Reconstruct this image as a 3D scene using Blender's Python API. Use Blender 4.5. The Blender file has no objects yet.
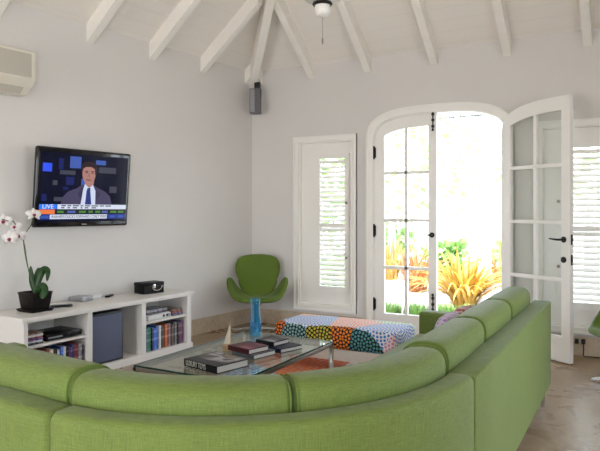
import bpy, bmesh, math, random
from mathutils import Vector, Matrix
random.seed(7)
C = bpy.context.scene.collection
S = bpy.context.scene
PI = math.pi
R = math.radians

# ------------------------------------------------------------------ materials
MATS = {}
def mat(name, col=(.8, .8, .8), rough=.5, metal=0., spec=.5, noise=0., nscale=8., bump=0., bscale=60., emit=None, estr=1., coat=0., sheen=0., stretch=None):
    if name in MATS: return MATS[name]
    m = bpy.data.materials.new(name); m.use_nodes = True
    n, l = m.node_tree.nodes, m.node_tree.links
    b = n['Principled BSDF']
    b.inputs['Base Color'].default_value = (*col, 1)
    b.inputs['Roughness'].default_value = rough
    b.inputs['Metallic'].default_value = metal
    b.inputs['Specular IOR Level'].default_value = spec
    b.inputs['Coat Weight'].default_value = coat
    b.inputs['Sheen Weight'].default_value = sheen
    if emit:
        b.inputs['Emission Color'].default_value = (*emit, 1); b.inputs['Emission Strength'].default_value = estr
    if noise or bump:
        tc = n.new('ShaderNodeTexCoord'); mp = n.new('ShaderNodeMapping')
        if stretch: mp.inputs['Scale'].default_value = stretch
        l.new(tc.outputs['Object'], mp.inputs['Vector'])
    if noise:
        nt = n.new('ShaderNodeTexNoise'); nt.inputs['Scale'].default_value = nscale; nt.inputs['Detail'].default_value = 4
        l.new(mp.outputs['Vector'], nt.inputs['Vector'])
        rp = n.new('ShaderNodeValToRGB')
        rp.color_ramp.elements[0].position = .3; rp.color_ramp.elements[1].position = .7
        rp.color_ramp.elements[0].color = (*[c * (1 - noise) for c in col], 1)
        rp.color_ramp.elements[1].color = (*[min(1, c * (1 + noise)) for c in col], 1)
        l.new(nt.outputs['Fac'], rp.inputs['Fac']); l.new(rp.outputs['Color'], b.inputs['Base Color'])
    if bump:
        bt = n.new('ShaderNodeTexNoise'); bt.inputs['Scale'].default_value = bscale
        l.new(mp.outputs['Vector'], bt.inputs['Vector'])
        bp = n.new('ShaderNodeBump'); bp.inputs['Strength'].default_value = bump; bp.inputs['Distance'].default_value = .01
        l.new(bt.outputs['Fac'], bp.inputs['Height']); l.new(bp.outputs['Normal'], b.inputs['Normal'])
    MATS[name] = m
    return m

class NT:
    """small helper to write node graphs"""
    def __init__(s, name):
        s.m = bpy.data.materials.new(name); s.m.use_nodes = True
        s.n, s.l = s.m.node_tree.nodes, s.m.node_tree.links
        s.b = s.n['Principled BSDF']; s.out = s.n['Material Output']
        MATS[name] = s.m
    def put(s, sock, v):
        if hasattr(v, 'is_output'): s.l.new(v, sock)
        else: sock.default_value = v
    def math(s, op, a, b=0., c=0.):
        x = s.n.new('ShaderNodeMath'); x.operation = op
        for i, v in enumerate((a, b, c)): s.put(x.inputs[i], v)
        return x.outputs[0]
    def mix(s, f, a, b):
        x = s.n.new('ShaderNodeMix'); x.data_type = 'RGBA'
        s.put(x.inputs[0], f); s.put(x.inputs[6], a); s.put(x.inputs[7], b)
        return x.outputs[2]
    def node(s, t, **kw):
        x = s.n.new(t)
        for k, v in kw.items(): setattr(x, k, v)
        return x
    def ramp(s, f, stops, interp='LINEAR'):
        x = s.n.new('ShaderNodeValToRGB'); cr = x.color_ramp; cr.interpolation = interp
        while len(cr.elements) < len(stops): cr.elements.new(.5)
        for e, (p, c) in zip(cr.elements, stops): e.position = p; e.color = (*c, 1)
        s.put(x.inputs[0], f); return x.outputs[0]

def fabric(name, a, b, rough=.66):
    t = NT(name); tc = t.node('ShaderNodeTexCoord')
    outs = []
    for sc in ((26, 26, 420), (330, 330, 30)):
        mp = t.node('ShaderNodeMapping'); mp.inputs['Scale'].default_value = sc
        t.l.new(tc.outputs['Object'], mp.inputs['Vector'])
        nz = t.node('ShaderNodeTexNoise'); nz.inputs['Scale'].default_value = 1.; nz.inputs['Detail'].default_value = 3
        t.l.new(mp.outputs['Vector'], nz.inputs['Vector']); outs.append(nz.outputs['Fac'])
    s = t.math('ADD', outs[0], outs[1])
    big = t.node('ShaderNodeTexNoise'); big.inputs['Scale'].default_value = 5.
    t.l.new(tc.outputs['Object'], big.inputs['Vector'])
    f = t.math('MULTIPLY_ADD', s, .95, -.45)
    f = t.math('MULTIPLY_ADD', big.outputs['Fac'], .25, f)
    f = t.math('SUBTRACT', f, .1)
    t.l.new(t.ramp(f, [(.15, a), (.85, b)]), t.b.inputs['Base Color'])
    t.b.inputs['Roughness'].default_value = rough; t.b.inputs['Specular IOR Level'].default_value = .32
    t.b.inputs['Sheen Weight'].default_value = .12; t.b.inputs['Sheen Roughness'].default_value = .45
    bp = t.node('ShaderNodeBump'); bp.inputs['Strength'].default_value = .25; bp.inputs['Distance'].default_value = .004
    t.l.new(s, bp.inputs['Height']); t.l.new(bp.outputs['Normal'], t.b.inputs['Normal'])
    return t.m

def dahlia(name, scale, ground_a, ground_b, cols, petal=.030, fixed=None):
    """rings of petals round scattered centres, on UV metres"""
    t = NT(name); uv = t.node('ShaderNodeUVMap')
    vo = t.node('ShaderNodeTexVoronoi', voronoi_dimensions='2D'); vo.inputs['Scale'].default_value = scale; vo.inputs['Randomness'].default_value = .75
    t.l.new(uv.outputs[0], vo.inputs['Vector'])
    sub = t.node('ShaderNodeVectorMath', operation='SUBTRACT')
    t.l.new(uv.outputs[0], sub.inputs[0]); t.l.new(vo.outputs['Position'], sub.inputs[1])
    sp = t.node('ShaderNodeSeparateXYZ'); t.l.new(sub.outputs[0], sp.inputs[0])
    r = t.math('SQRT', t.math('ADD', t.math('MULTIPLY', sp.outputs[0], sp.outputs[0]), t.math('MULTIPLY', sp.outputs[1], sp.outputs[1])))
    ang = t.math('ARCTAN2', sp.outputs[1], sp.outputs[0])
    q = t.math('DIVIDE', r, petal); k = t.math('FLOOR', q); u = t.math('SUBTRACT', t.math('FRACT', q), .5)
    nn = t.math('ROUND', t.math('MULTIPLY_ADD', k, 5.2, 3.))
    va = t.math('MULTIPLY_ADD', ang, 1 / (2 * PI), .5)
    w = t.math('SUBTRACT', t.math('FRACT', t.math('MULTIPLY_ADD', va, nn, t.math('MULTIPLY', k, .5))), .5)
    d = t.math('SQRT', t.math('ADD', t.math('MULTIPLY', u, u), t.math('MULTIPLY', t.math('MULTIPLY', w, w), 1.3)))
    mask = t.math('LESS_THAN', d, .36)
    sepc = t.node('ShaderNodeSeparateColor'); t.l.new(vo.outputs['Color'], sepc.inputs[0])
    n = len(cols)
    pc = t.ramp(sepc.outputs[0], [(i / n, c) for i, c in enumerate(cols)], 'CONSTANT')
    gc = t.ramp(sepc.outputs[1], [(0, ground_a), (.45, ground_b)], 'CONSTANT')
    t.l.new(t.mix(mask, gc, pc), t.b.inputs['Base Color'])
    t.b.inputs['Roughness'].default_value = .85; t.b.inputs['Specular IOR Level'].default_value = .25
    return t.m

def dahlia_fixed(name, centres, petal, seen=.34, warp=1.25):
    """petal rings round given centres: (u, v, radius, petal colour, ground colour)"""
    t = NT(name); uv = t.node('ShaderNodeUVMap'); sp = t.node('ShaderNodeSeparateXYZ'); t.l.new(uv.outputs[0], sp.inputs[0])
    best = dx = dy = pc = gc = None
    for (u, v, rad, col, gr) in centres:
        ax = t.math('SUBTRACT', sp.outputs[0], u); ay = t.math('SUBTRACT', sp.outputs[1], v)
        d = t.math('DIVIDE', t.math('SQRT', t.math('ADD', t.math('MULTIPLY', ax, ax), t.math('MULTIPLY', ay, ay))), rad)
        if best is None: best, dx, dy, pc, gc = d, ax, ay, (*col, 1), (*gr, 1); continue
        k = t.math('LESS_THAN', d, best); best = t.math('MINIMUM', d, best)
        pc = t.mix(k, pc, (*col, 1)); gc = t.mix(k, gc, (*gr, 1))
        dx = t.math('ADD', t.math('MULTIPLY', dx, t.math('SUBTRACT', 1., k)), t.math('MULTIPLY', ax, k))
        dy = t.math('ADD', t.math('MULTIPLY', dy, t.math('SUBTRACT', 1., k)), t.math('MULTIPLY', ay, k))
    r = t.math('SQRT', t.math('ADD', t.math('MULTIPLY', dx, dx), t.math('MULTIPLY', dy, dy))); ang = t.math('ARCTAN2', dy, dx)
    q = t.math('DIVIDE', r, petal); k = t.math('FLOOR', q); u = t.math('SUBTRACT', t.math('FRACT', q), .5)
    nn = t.math('ROUND', t.math('MULTIPLY_ADD', k, 5.4, 4.))
    w = t.math('SUBTRACT', t.math('FRACT', t.math('MULTIPLY_ADD', t.math('MULTIPLY_ADD', ang, 1 / (2 * PI), .5), nn, t.math('MULTIPLY', k, .5))), .5)
    d = t.math('SQRT', t.math('ADD', t.math('MULTIPLY', u, u), t.math('MULTIPLY', t.math('MULTIPLY', w, w), warp)))
    t.l.new(t.mix(t.math('LESS_THAN', d, seen), gc, pc), t.b.inputs['Base Color'])
    t.b.inputs['Roughness'].default_value = .85; t.b.inputs['Specular IOR Level'].default_value = .25
    return t.m

def glass(name, tint=(1, 1, 1), refl=1.0, diffuse=None, dfac=0.):
    t = NT(name); t.n.remove(t.b)
    tr = t.node('ShaderNodeBsdfTransparent'); tr.inputs[0].default_value = (*tint, 1)
    gl = t.node('ShaderNodeBsdfGlossy'); gl.inputs['Roughness'].default_value = .02
    fr = t.node('ShaderNodeLayerWeight'); fr.inputs[0].default_value = .5
    f = t.math('MULTIPLY', t.math('MULTIPLY_ADD', t.math('POWER', fr.outputs['Facing'], 5.), .95, .04), refl)
    mx = t.node('ShaderNodeMixShader'); t.l.new(f, mx.inputs[0]); t.l.new(tr.outputs[0], mx.inputs[1]); t.l.new(gl.outputs[0], mx.inputs[2])
    last = mx
    if diffuse:
        df = t.node('ShaderNodeBsdfTranslucent'); df.inputs[0].default_value = (*diffuse, 1)
        m2 = t.node('ShaderNodeMixShader'); m2.inputs[0].default_value = dfac
        t.l.new(mx.outputs[0], m2.inputs[1]); t.l.new(df.outputs[0], m2.inputs[2]); last = m2
    t.l.new(last.outputs[0], t.out.inputs[0])
    return t.m

WALL = mat('warm_white_wall_paint', (.675, .65, .625), .75, spec=.25, noise=.015, nscale=1.2, bump=.04, bscale=120)
WOOD = mat('white_painted_wood', (.84, .82, .78), .45, noise=.012, nscale=3)
BEAM = mat('white_painted_beam', (.84, .81, .75), .55, noise=.02, nscale=4, stretch=(1, 1, 6))
LAQ = mat('white_lacquer', (.74, .71, .67), .35, noise=.01, nscale=3)
BLACK = mat('black_iron', (.012, .011, .011), .4, metal=.3)
CHROME = mat('brushed_chrome', (.55, .54, .52), .22, metal=1)
STEEL = mat('brushed_bronze_steel', (.30, .27, .24), .35, metal=1)
GREEN = fabric('green_woven_fabric', (.080, .117, .018), (.150, .203, .038))
GREEN2 = fabric('moss_green_felt', (.070, .120, .008), (.105, .165, .014))
PIPE = mat('green_piping', (.11, .165, .034), .9, spec=.2)
PANE = glass('window_glass', (.97, .985, .975), 1.0)
TABG = glass('table_glass', (.86, .93, .90), 1.0)
GEDGE = mat('glass_edge_green', (.02, .06, .05), .1)
VASEG = glass('blue_vase_glass', (.60, .86, .965), 1.8, (.15, .55, .88), .10)

def ceiling_mat():
    t = NT('white_tongue_and_groove'); g = t.node('ShaderNodeNewGeometry'); sp = t.node('ShaderNodeSeparateXYZ')
    t.l.new(g.outputs['Position'], sp.inputs[0])
    fr = t.math('FRACT', t.math('DIVIDE', sp.outputs[2], .085))
    line = t.math('LESS_THAN', fr, .06)
    t.l.new(t.mix(line, (.80, .76, .70, 1), (.76, .725, .67, 1)), t.b.inputs['Base Color'])
    t.b.inputs['Roughness'].default_value = .6
    bp = t.node('ShaderNodeBump'); bp.inputs['Strength'].default_value = .4; bp.inputs['Distance'].default_value = .004; bp.invert = True
    t.l.new(line, bp.inputs['Height']); t.l.new(bp.outputs['Normal'], t.b.inputs['Normal'])
    return t.m
CEIL = ceiling_mat()

def stone(name, a, b, c, tile=None, grout=(.3, .25, .2), rough=.3):
    t = NT(name); tc = t.node('ShaderNodeTexCoord'); 
    mp = t.node('ShaderNodeMapping'); mp.inputs['Rotation'].default_value = (0, 0, R(0)); t.l.new(tc.outputs['Object'], mp.inputs[0])
    v = mp.outputs[0]
    n1 = t.node('ShaderNodeTexNoise'); n1.inputs['Scale'].default_value = 2.2; n1.inputs['Detail'].default_value = 8; n1.inputs['Roughness'].default_value = .65; n1.inputs['Distortion'].default_value = .8
    t.l.new(v, n1.inputs['Vector'])
    n2 = t.node('ShaderNodeTexNoise'); n2.inputs['Scale'].default_value = 26; n2.inputs['Detail'].default_value = 5
    t.l.new(v, n2.inputs['Vector'])
    f = t.math('MULTIPLY_ADD', n2.outputs['Fac'], .35, t.math('MULTIPLY', n1.outputs['Fac'], .75))
    col = t.ramp(f, [(.32, a), (.52, b), (.74, c)])
    if tile:
        br = t.node('ShaderNodeTexBrick'); br.offset = .0; br.inputs['Scale'].default_value = 1.
        br.inputs['Brick Width'].default_value = tile[0]; br.inputs['Row Height'].default_value = tile[1]; br.inputs['Mortar Size'].default_value = .004; br.inputs['Mortar Smooth'].default_value = .4
        br.inputs['Color1'].default_value = (.94, .94, .94, 1); br.inputs['Color2'].default_value = (1.05, 1.05, 1.05, 1)
        t.l.new(v, br.inputs['Vector'])
        mul = t.node('ShaderNodeMix', data_type='RGBA', blend_type='MULTIPLY'); mul.inputs[0].default_value = 1
        t.l.new(col, mul.inputs[6]); t.l.new(br.outputs['Color'], mul.inputs[7])
        col = t.mix(br.outputs['Fac'], mul.outputs[2], (*grout, 1))
        bp = t.node('ShaderNodeBump'); bp.inputs['Strength'].default_value = .25; bp.inputs['Distance'].default_value = .003; bp.invert = True
        t.l.new(br.outputs['Fac'], bp.inputs['Height']); t.l.new(bp.outputs['Normal'], t.b.inputs['Normal'])
    t.l.new(col, t.b.inputs['Base Color'])
    t.l.new(t.math('MULTIPLY_ADD', n1.outputs['Fac'], .3, rough - .12), t.b.inputs['Roughness'])
    t.b.inputs['Specular IOR Level'].default_value = .35
    return t.m
FLOOR = stone('travertine_floor', (.19, .12, .064), (.285, .195, .115), (.38, .275, .17), (.61, .61), (.30, .215, .145), .26)
SKIRT = stone('travertine_skirting', (.36, .27, .18), (.50, .40, .29), (.60, .50, .38), None)

# ------------------------------------------------------------------ mesh helpers
class MB:
    def __init__(s): s.v, s.f, s.mi, s.uv = [], [], [], {}
    def add(s, verts, faces, mi=0):
        o = len(s.v); s.v += [tuple(v) for v in verts]
        for f in faces: s.f.append(tuple(i + o for i in f)); s.mi.append(mi)
        return s
    def box(s, x0, x1, y0, y1, z0, z1, mi=0, bev=0., seg=2):
        x0, x1 = min(x0, x1), max(x0, x1); y0, y1 = min(y0, y1), max(y0, y1); z0, z1 = min(z0, z1), max(z0, z1)
        v = [(x, y, z) for z in (z0, z1) for y in (y0, y1) for x in (x0, x1)]
        f = [(0, 2, 3, 1), (4, 5, 7, 6), (0, 1, 5, 4), (2, 6, 7, 3), (0, 4, 6, 2), (1, 3, 7, 5)]
        return s.bevelled(v, f, bev, seg, mi) if bev else s.add(v, f, mi)
    def bevelled(s, v, f, bev, seg=2, mi=0):
        bm = bmesh.new(); vs = [bm.verts.new(p) for p in v]
        for q in f: bm.faces.new([vs[i] for i in q])
        bmesh.ops.recalc_face_normals(bm, faces=bm.faces)
        bmesh.ops.bevel(bm, geom=list(bm.edges), offset=bev, segments=seg, profile=.5, affect='EDGES')
        bm.verts.index_update()
        s.add([p.co[:] for p in bm.verts], [[q.index for q in fc.verts] for fc in bm.faces], mi); bm.free(); return s
    def ring(s, a, b, c, d, w, y0, y1, wb=None):      # a mitred rectangular frame in x-z
        wb = w if wb is None else wb
        s.loft([[(x, y0, z), (x, y1, z), (xi, y1, zi), (xi, y0, zi)] for x, z, xi, zi in ((a, c, a + w, c + wb), (b, c, b - w, c + wb), (b, d, b - w, d - w), (a, d, a + w, d - w), (a, c, a + w, c + wb))], cap=False); return s
    def hull8(s, a, b, mi=0):   # two quads a,b
        return s.add(list(a) + list(b), [(3, 2, 1, 0), (4, 5, 6, 7), (0, 1, 5, 4), (1, 2, 6, 5), (2, 3, 7, 6), (3, 0, 4, 7)], mi)
    def loft(s, loops, cap=True, closed=True, mi=0):
        n = len(loops[0]); o = len(s.v); s.v += [tuple(p) for lp in loops for p in lp]
        for i in range(len(loops) - 1):
            for j in range(n if closed else n - 1):
                a, b = o + i * n + j, o + i * n + (j + 1) % n
                s.f.append((a, b, b + n, a + n)); s.mi.append(mi)
        if cap:
            s.f.append(tuple(o + j for j in range(n))[::-1]); s.mi.append(mi)
            s.f.append(tuple(o + (len(loops) - 1) * n + j for j in range(n))); s.mi.append(mi)
        return s
    def tube(s, pts, r, n=8, mi=0, cap=True):
        pts = [Vector(p) for p in pts]; rs = r if isinstance(r, (list, tuple)) else [r] * len(pts)
        loops = []; up = None
        for i, p in enumerate(pts):
            t = (pts[min(i + 1, len(pts) - 1)] - pts[max(i - 1, 0)]).normalized()
            if up is None: up = t.orthogonal().normalized()
            up = (up - t * up.dot(t)).normalized(); w = t.cross(up)
            loops.append([p + (up * math.cos(2 * PI * k / n) + w * math.sin(2 * PI * k / n)) * rs[i] for k in range(n)])
        return s.loft(loops, cap, True, mi)
    def lathe(s, prof, n=24, c=(0, 0, 0), mi=0, cap=True):
        return s.loft([[(c[0] + r * math.cos(2 * PI * k / n), c[1] + r * math.sin(2 * PI * k / n), c[2] + z) for k in range(n)] for r, z in prof], cap, True, mi)
    def prism(s, poly, axis, a, b, mi=0):   # poly in the two other axes
        def P(u, v, w): return {'x': (w, u, v), 'y': (u, w, v), 'z': (u, v, w)}[axis]
        return s.loft([[P(u, v, a) for u, v in poly], [P(u, v, b) for u, v in poly]], True, True, mi)
    def ellipsoid(s, c, r, nu=12, nv=8, mi=0):
        return s.loft([[(c[0] + r[0] * math.cos(2 * PI * k / nu) * math.sin(th), c[1] + r[1] * math.sin(2 * PI * k / nu) * math.sin(th), c[2] - r[2] * math.cos(th)) for k in range(nu)] for th in [PI * (.02 + .96 * i / nv) for i in range(nv + 1)]], True, True, mi)
    def xf(s, M, start=0):
        s.v = s.v[:start] + [tuple(M @ Vector(p)) for p in s.v[start:]]; return s

def build(name, mb, mats, parent=None, smooth=True, angle=40, loc=None, uv=None):
    me = bpy.data.meshes.new(name); me.from_pydata(mb.v, [], mb.f)
    mats = mats if isinstance(mats, (list, tuple)) else [mats]
    for m in mats: me.materials.append(m)
    me.polygons.foreach_set('material_index', mb.mi)
    bm = bmesh.new(); bm.from_mesh(me); bmesh.ops.recalc_face_normals(bm, faces=bm.faces); bm.to_mesh(me); bm.free()
    if smooth:
        me.polygons.foreach_set('use_smooth', [True] * len(me.polygons)); me.set_sharp_from_angle(angle=R(angle))
    if uv:
        ul = me.uv_layers.new(name='UVMap')
        for p in me.polygons:
            for li in p.loop_indices: ul.data[li].uv = uv(me.vertices[me.loops[li].vertex_index].co, p.normal)
    o = bpy.data.objects.new(name, me); C.objects.link(o)
    if parent: o.parent = parent
    if loc: o.location = loc
    return o

def tag(o, label=None, cat=None, group=None, kind=None):
    if label: o['label'] = label
    if cat: o['category'] = cat
    if group: o['group'] = group
    if kind: o['kind'] = kind
    return o
def thing(name, label, cat, loc=(0, 0, 0), rz=0., group=None, kind=None):
    o = bpy.data.objects.new(name, None); C.objects.link(o); o.location = loc; o.rotation_euler = (0, 0, rz)
    o.empty_display_size = .1
    return tag(o, label, cat, group, kind)
def dup(o, parent=None):
    c = o.copy(); C.objects.link(c)
    if parent: c.parent = parent
    for ch in list(o.children): dup(ch, c)
    return c
def text_mesh(name, body, size, m, parent, M, align='LEFT', sx=1.):
    cu = bpy.data.curves.new(name + '_curve', 'FONT'); cu.body = body; cu.size = size; cu.align_x = align; cu.align_y = 'CENTER'; cu.extrude = .0004
    to = bpy.data.objects.new(name + '_tmp', cu); C.objects.link(to)
    dg = bpy.context.evaluated_depsgraph_get(); me = bpy.data.meshes.new_from_object(to.evaluated_get(dg))
    bpy.data.objects.remove(to); bpy.data.curves.remove(cu)
    me.transform(M @ Matrix.Diagonal((sx, 1, 1, 1))); me.materials.clear(); me.materials.append(m); me.name = name
    o = bpy.data.objects.new(name, me); C.objects.link(o); o.parent = parent
    return o

# ------------------------------------------------------------------ camera
F, AZ, EYE, HOR = 620., R(28.74), 1.35, 210.4
CAM = Vector((4.137, -6.33, EYE))
FW = Vector((-math.sin(AZ), math.cos(AZ), 0)); RT = Vector((math.cos(AZ), math.sin(AZ), 0)); UP = Vector((0, 0, 1))
cd = bpy.data.cameras.new('camera'); cam = bpy.data.objects.new('camera', cd); C.objects.link(cam)
cam.location = CAM; cam.rotation_euler = (R(90), 0, AZ)
cd.sensor_fit = 'HORIZONTAL'; cd.sensor_width = 36; cd.lens = 36 * F / 600; cd.shift_y = -(225.5 - HOR) / 600
cd.clip_start = .05
S.camera = cam
def at(px, py, d):            # where a measured image point lies at a distance d
    return CAM + FW * d + RT * ((px - 300) / F * d) + UP * ((HOR - py) / F * d)
def on(px, py, z):
    return at(px, py, (EYE - z) * F / (py - HOR))

# ------------------------------------------------------------------ room shell
K = .10
LW = math.hypot(1, K)
NL = Vector((1 / LW, -K / LW, 0)); TL = Vector((-K / LW, -1 / LW, 0))    # left wall: normal into the room, direction towards the viewer
RZL = math.atan2(NL.y, NL.x)
H0, SL = 3.03, .757
XR, YB = 5.3, -9.2
def lw(s, d, z): 
    p = TL * s + NL * d; return Vector((p.x, p.y, z))

fl = MB().box(-1.2, XR + .15, YB - .15, .15, -.12, 0); tag(build('floor', fl, FLOOR, smooth=False), 'beige brown polished stone tile floor', 'floor', kind='structure')
# left wall
sB = -YB * LW + .3
m = MB(); m.hull8([lw(-.15, -.15, -.1), lw(-.15, 0, -.1), lw(-.15, 0, H0 + .1), lw(-.15, -.15, H0 + .1)], [lw(sB, -.15, -.1), lw(sB, 0, -.1), lw(sB, 0, H0 + .1), lw(sB, -.15, H0 + .1)])
tag(build('wall_left', m, WALL, smooth=False), 'plain warm white left wall carrying the television', 'wall', kind='structure')

def arch(x, cx, hw, zs, b, n=3.0):
    u = min(1, abs(x - cx) / hw); return zs + b * (1 - u ** n) ** (1 / n)
def cells(m, lo, hi, z0, z1, holes, mk):
    xs = sorted({lo, hi, *[h[0] for h in holes], *[h[1] for h in holes]}); zs = sorted({z0, z1, *[h[2] for h in holes], *[h[3] for h in holes]})
    xs = [x for x in xs if lo <= x <= hi]; zs = [z for z in zs if z0 <= z <= z1]
    for i in range(len(xs) - 1):
        for j in range(len(zs) - 1):
            xc, zc = (xs[i] + xs[i + 1]) / 2, (zs[j] + zs[j + 1]) / 2
            if not any(h[0] < xc < h[1] and h[2] < zc < h[3] for h in holes): mk(m, xs[i], xs[i + 1], zs[j], zs[j + 1])
# back wall with the two windows and the arched opening
DX, DHW, DZS, DB = 2.28, .70, 2.08, .30      # door opening centre, half width, spring line, rise
W1 = (.655, 1.325); W2 = (3.315, 3.985); WZ = (.265, 2.135)
m = MB()
mkb = lambda m, a, b, c, d: m.box(a, b, 0, .2, c, d)
cells(m, -.05, XR + .15, -.1, H0 + .1, [(W1[0], W1[1], *WZ), (W2[0], W2[1], *WZ), (DX - DHW, DX + DHW, -.1, 2.5)], mkb)
N = 40
for i in range(N):
    a = DX - DHW * math.cos(PI * i / N); b = DX - DHW * math.cos(PI * (i + 1) / N)
    m.prism([(a, arch(a, DX, DHW, DZS, DB)), (b, arch(b, DX, DHW, DZS, DB)), (b, 2.5), (a, 2.5)], 'y', 0, .2)
tag(build('wall_back', m, WALL, smooth=False), 'warm white end wall with arched doorway and two shutters', 'wall', kind='structure')
# unseen right and rear walls, openings added and sized to light the room
m = MB()
cells(m, YB - .15, .15, -.1, H0 + .1, [(-8.9, -6.9, .0, 2.35), (-3.5, -2.4, .0, 2.35)], lambda m, a, b, c, d: m.box(XR, XR + .15, a, b, c, d))
tag(build('wall_right', m, WALL, smooth=False), 'unseen right hand wall with openings added for light', 'wall', kind='structure')
m = MB()
cells(m, -1.3, XR + .15, -.1, 5.6, [(-.4, 2.0, 0, 2.5)], lambda m, a, b, c, d: m.box(a, b, YB - .15, YB, c, d))
tag(build('wall_rear', m, WALL, smooth=False), 'unseen rear gable wall with an opening added for light', 'wall', kind='structure')
# hipped ceiling
def xl(y): return K * y
def apex():
    y = -(XR / LW + 0) ; 
    # x=XR+y on right/back; (x-K*y)/LW = -y
    y = -XR / (1 + LW - K) ; return Vector((XR + y, y, H0 - SL * y))
AP = apex()
def ridge(y):
    x = (XR + K * y / LW) / (1 + 1 / LW); return Vector((x, y, H0 + SL * (XR - x)))
RE = ridge(YB)
A0, B0 = Vector((0, 0, H0)), Vector((XR, 0, H0)); A1, B1 = Vector((xl(YB), YB, H0)), Vector((XR, YB, H0))
m = MB(); t = Vector((0, 0, .12))
def slab(pts): m.loft([[p[:] for p in pts], [(p + t)[:] for p in pts]])
# overhang outside, so the eaves reach past the walls
slab([A0, B0, AP]); slab([A0, AP, RE, A1]); slab([B0, B1, RE, AP])
o3 = lambda p, v, dz: p + Vector(v) + Vector((0, 0, dz))
slab([o3(A0, (-.6, .6, 0), -.454), o3(B0, (.6, .6, 0), -.454), B0, A0])
slab([o3(B0, (.6, .6, 0), -.454), o3(B1, (.6, 0, 0), -.454), B1, B0])
slab([o3(A0, (-.6, .6, 0), -.454), A0, A1, o3(A1, (-.6, 0, 0), -.454)])
tag(build('ceiling', m, CEIL, smooth=False), 'sloping white boarded ceiling', 'ceiling', kind='structure')

# rafters
tn = [0]
def rafter(p0, dirxy, length, w=.078, h=.162, label=None, drop=0.):
    d = Vector((dirxy[0], dirxy[1], 0)).normalized(); side = Vector((-d.y, d.x, 0)) * w / 2
    a = p0.copy(); b = p0 + d * length + Vector((0, 0, SL * length * drop if drop else SL * length))
    e = Vector((0, 0, -h)); u = Vector((0, 0, .04))
    m = MB(); m.hull8([a - side + u, a + side + u, a + side + e, a - side + e], [b - side + u, b + side + u, b + side + e, b - side + e])
    tn[0] += 1
    tag(build('trim_%d' % tn[0], m, BEAM, smooth=False), label, 'rafter', 'white ceiling rafters', 'structure')
order = ['first', 'second', 'third', 'fourth', 'fifth', 'sixth', 'seventh', 'eighth', 'ninth', 'tenth']
for i, x in enumerate([.823, 1.517, 2.257, 2.989, 3.71, 4.43]):
    y_end = min(x, XR - x) * (1.0 if x > AP.x else 1 / (LW - K) )
    L = (XR - x) if x > AP.x else x / (LW - K)
    rafter(Vector((x, 0, H0)), (0, -1), min(L, -AP.y) , label='white rafter rising over the door wall, %s from the corner' % order[i])
for i, s in enumerate([.86, 1.59, 2.33, 3.22, 3.95, 4.65, 5.35, 6.05, 6.75]):
    p = lw(s, 0, H0); L = s * .93 if s < 2.9 else (ridge(p.y) - Vector((p.x, p.y, 0))).dot(NL) * 1.0
    L = min(L, (ridge(min(p.y - .2, AP.y)) - p).to_2d().length)
    rafter(p, NL, L, label='white rafter rising over the television wall, %s from the corner' % order[i])
def slope_rafter(p0, p1, w, h, label):
    d = (p1 - p0); dd = Vector((d.x, d.y, 0)).normalized(); side = Vector((-dd.y, dd.x, 0)) * w / 2
    e = Vector((0, 0, -h)); u = Vector((0, 0, .03)); m = MB()
    m.hull8([p0 - side + u, p0 + side + u, p0 + side + e, p0 - side + e], [p1 - side + u, p1 + side + u, p1 + side + e, p1 - side + e])
    tn[0] += 1; tag(build('trim_%d' % tn[0], m, BEAM, smooth=False), label, 'rafter', 'white ceiling rafters', 'structure')
slope_rafter(A0, AP, .09, .23, 'white hip rafter rising from the corner above the speaker')
slope_rafter(B0, AP, .10, .20, 'white hip rafter rising from the right corner')
slope_rafter(AP, RE, .10, .22, 'white ridge beam along the top of the ceiling')
for i, y in enumerate([-3.3, -4.0, -4.75, -5.5, -6.3, -7.0]):
    slope_rafter(Vector((XR, y, H0)), ridge(y), .085, .15, 'white rafter rising over the right wall, %s from the door end' % order[i])

rafter(Vector((.11, 0, H0)), (0, -1), .12, label='short white rafter stub right of the corner hip rafter')
rafter(lw(.10, 0, H0), NL, .11, label='short white rafter stub left of the corner hip rafter')
# skirting
m = MB(); 
for a, b in ((.0, 1.52), (3.04, XR)): m.box(a, b, -.018, 0, 0, .17)
tag(build('baseboard_back', m, SKIRT, smooth=False), 'travertine skirting along the door wall', 'baseboard', kind='structure')
m = MB().hull8([lw(0, 0, 0), lw(0, .018, 0), lw(0, .018, .17), lw(0, 0, .17)], [lw(sB, 0, 0), lw(sB, .018, 0), lw(sB, .018, .17), lw(sB, 0, .17)])
tag(build('baseboard_left', m, SKIRT, smooth=False), 'travertine skirting along the television wall', 'baseboard', kind='structure')

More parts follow.
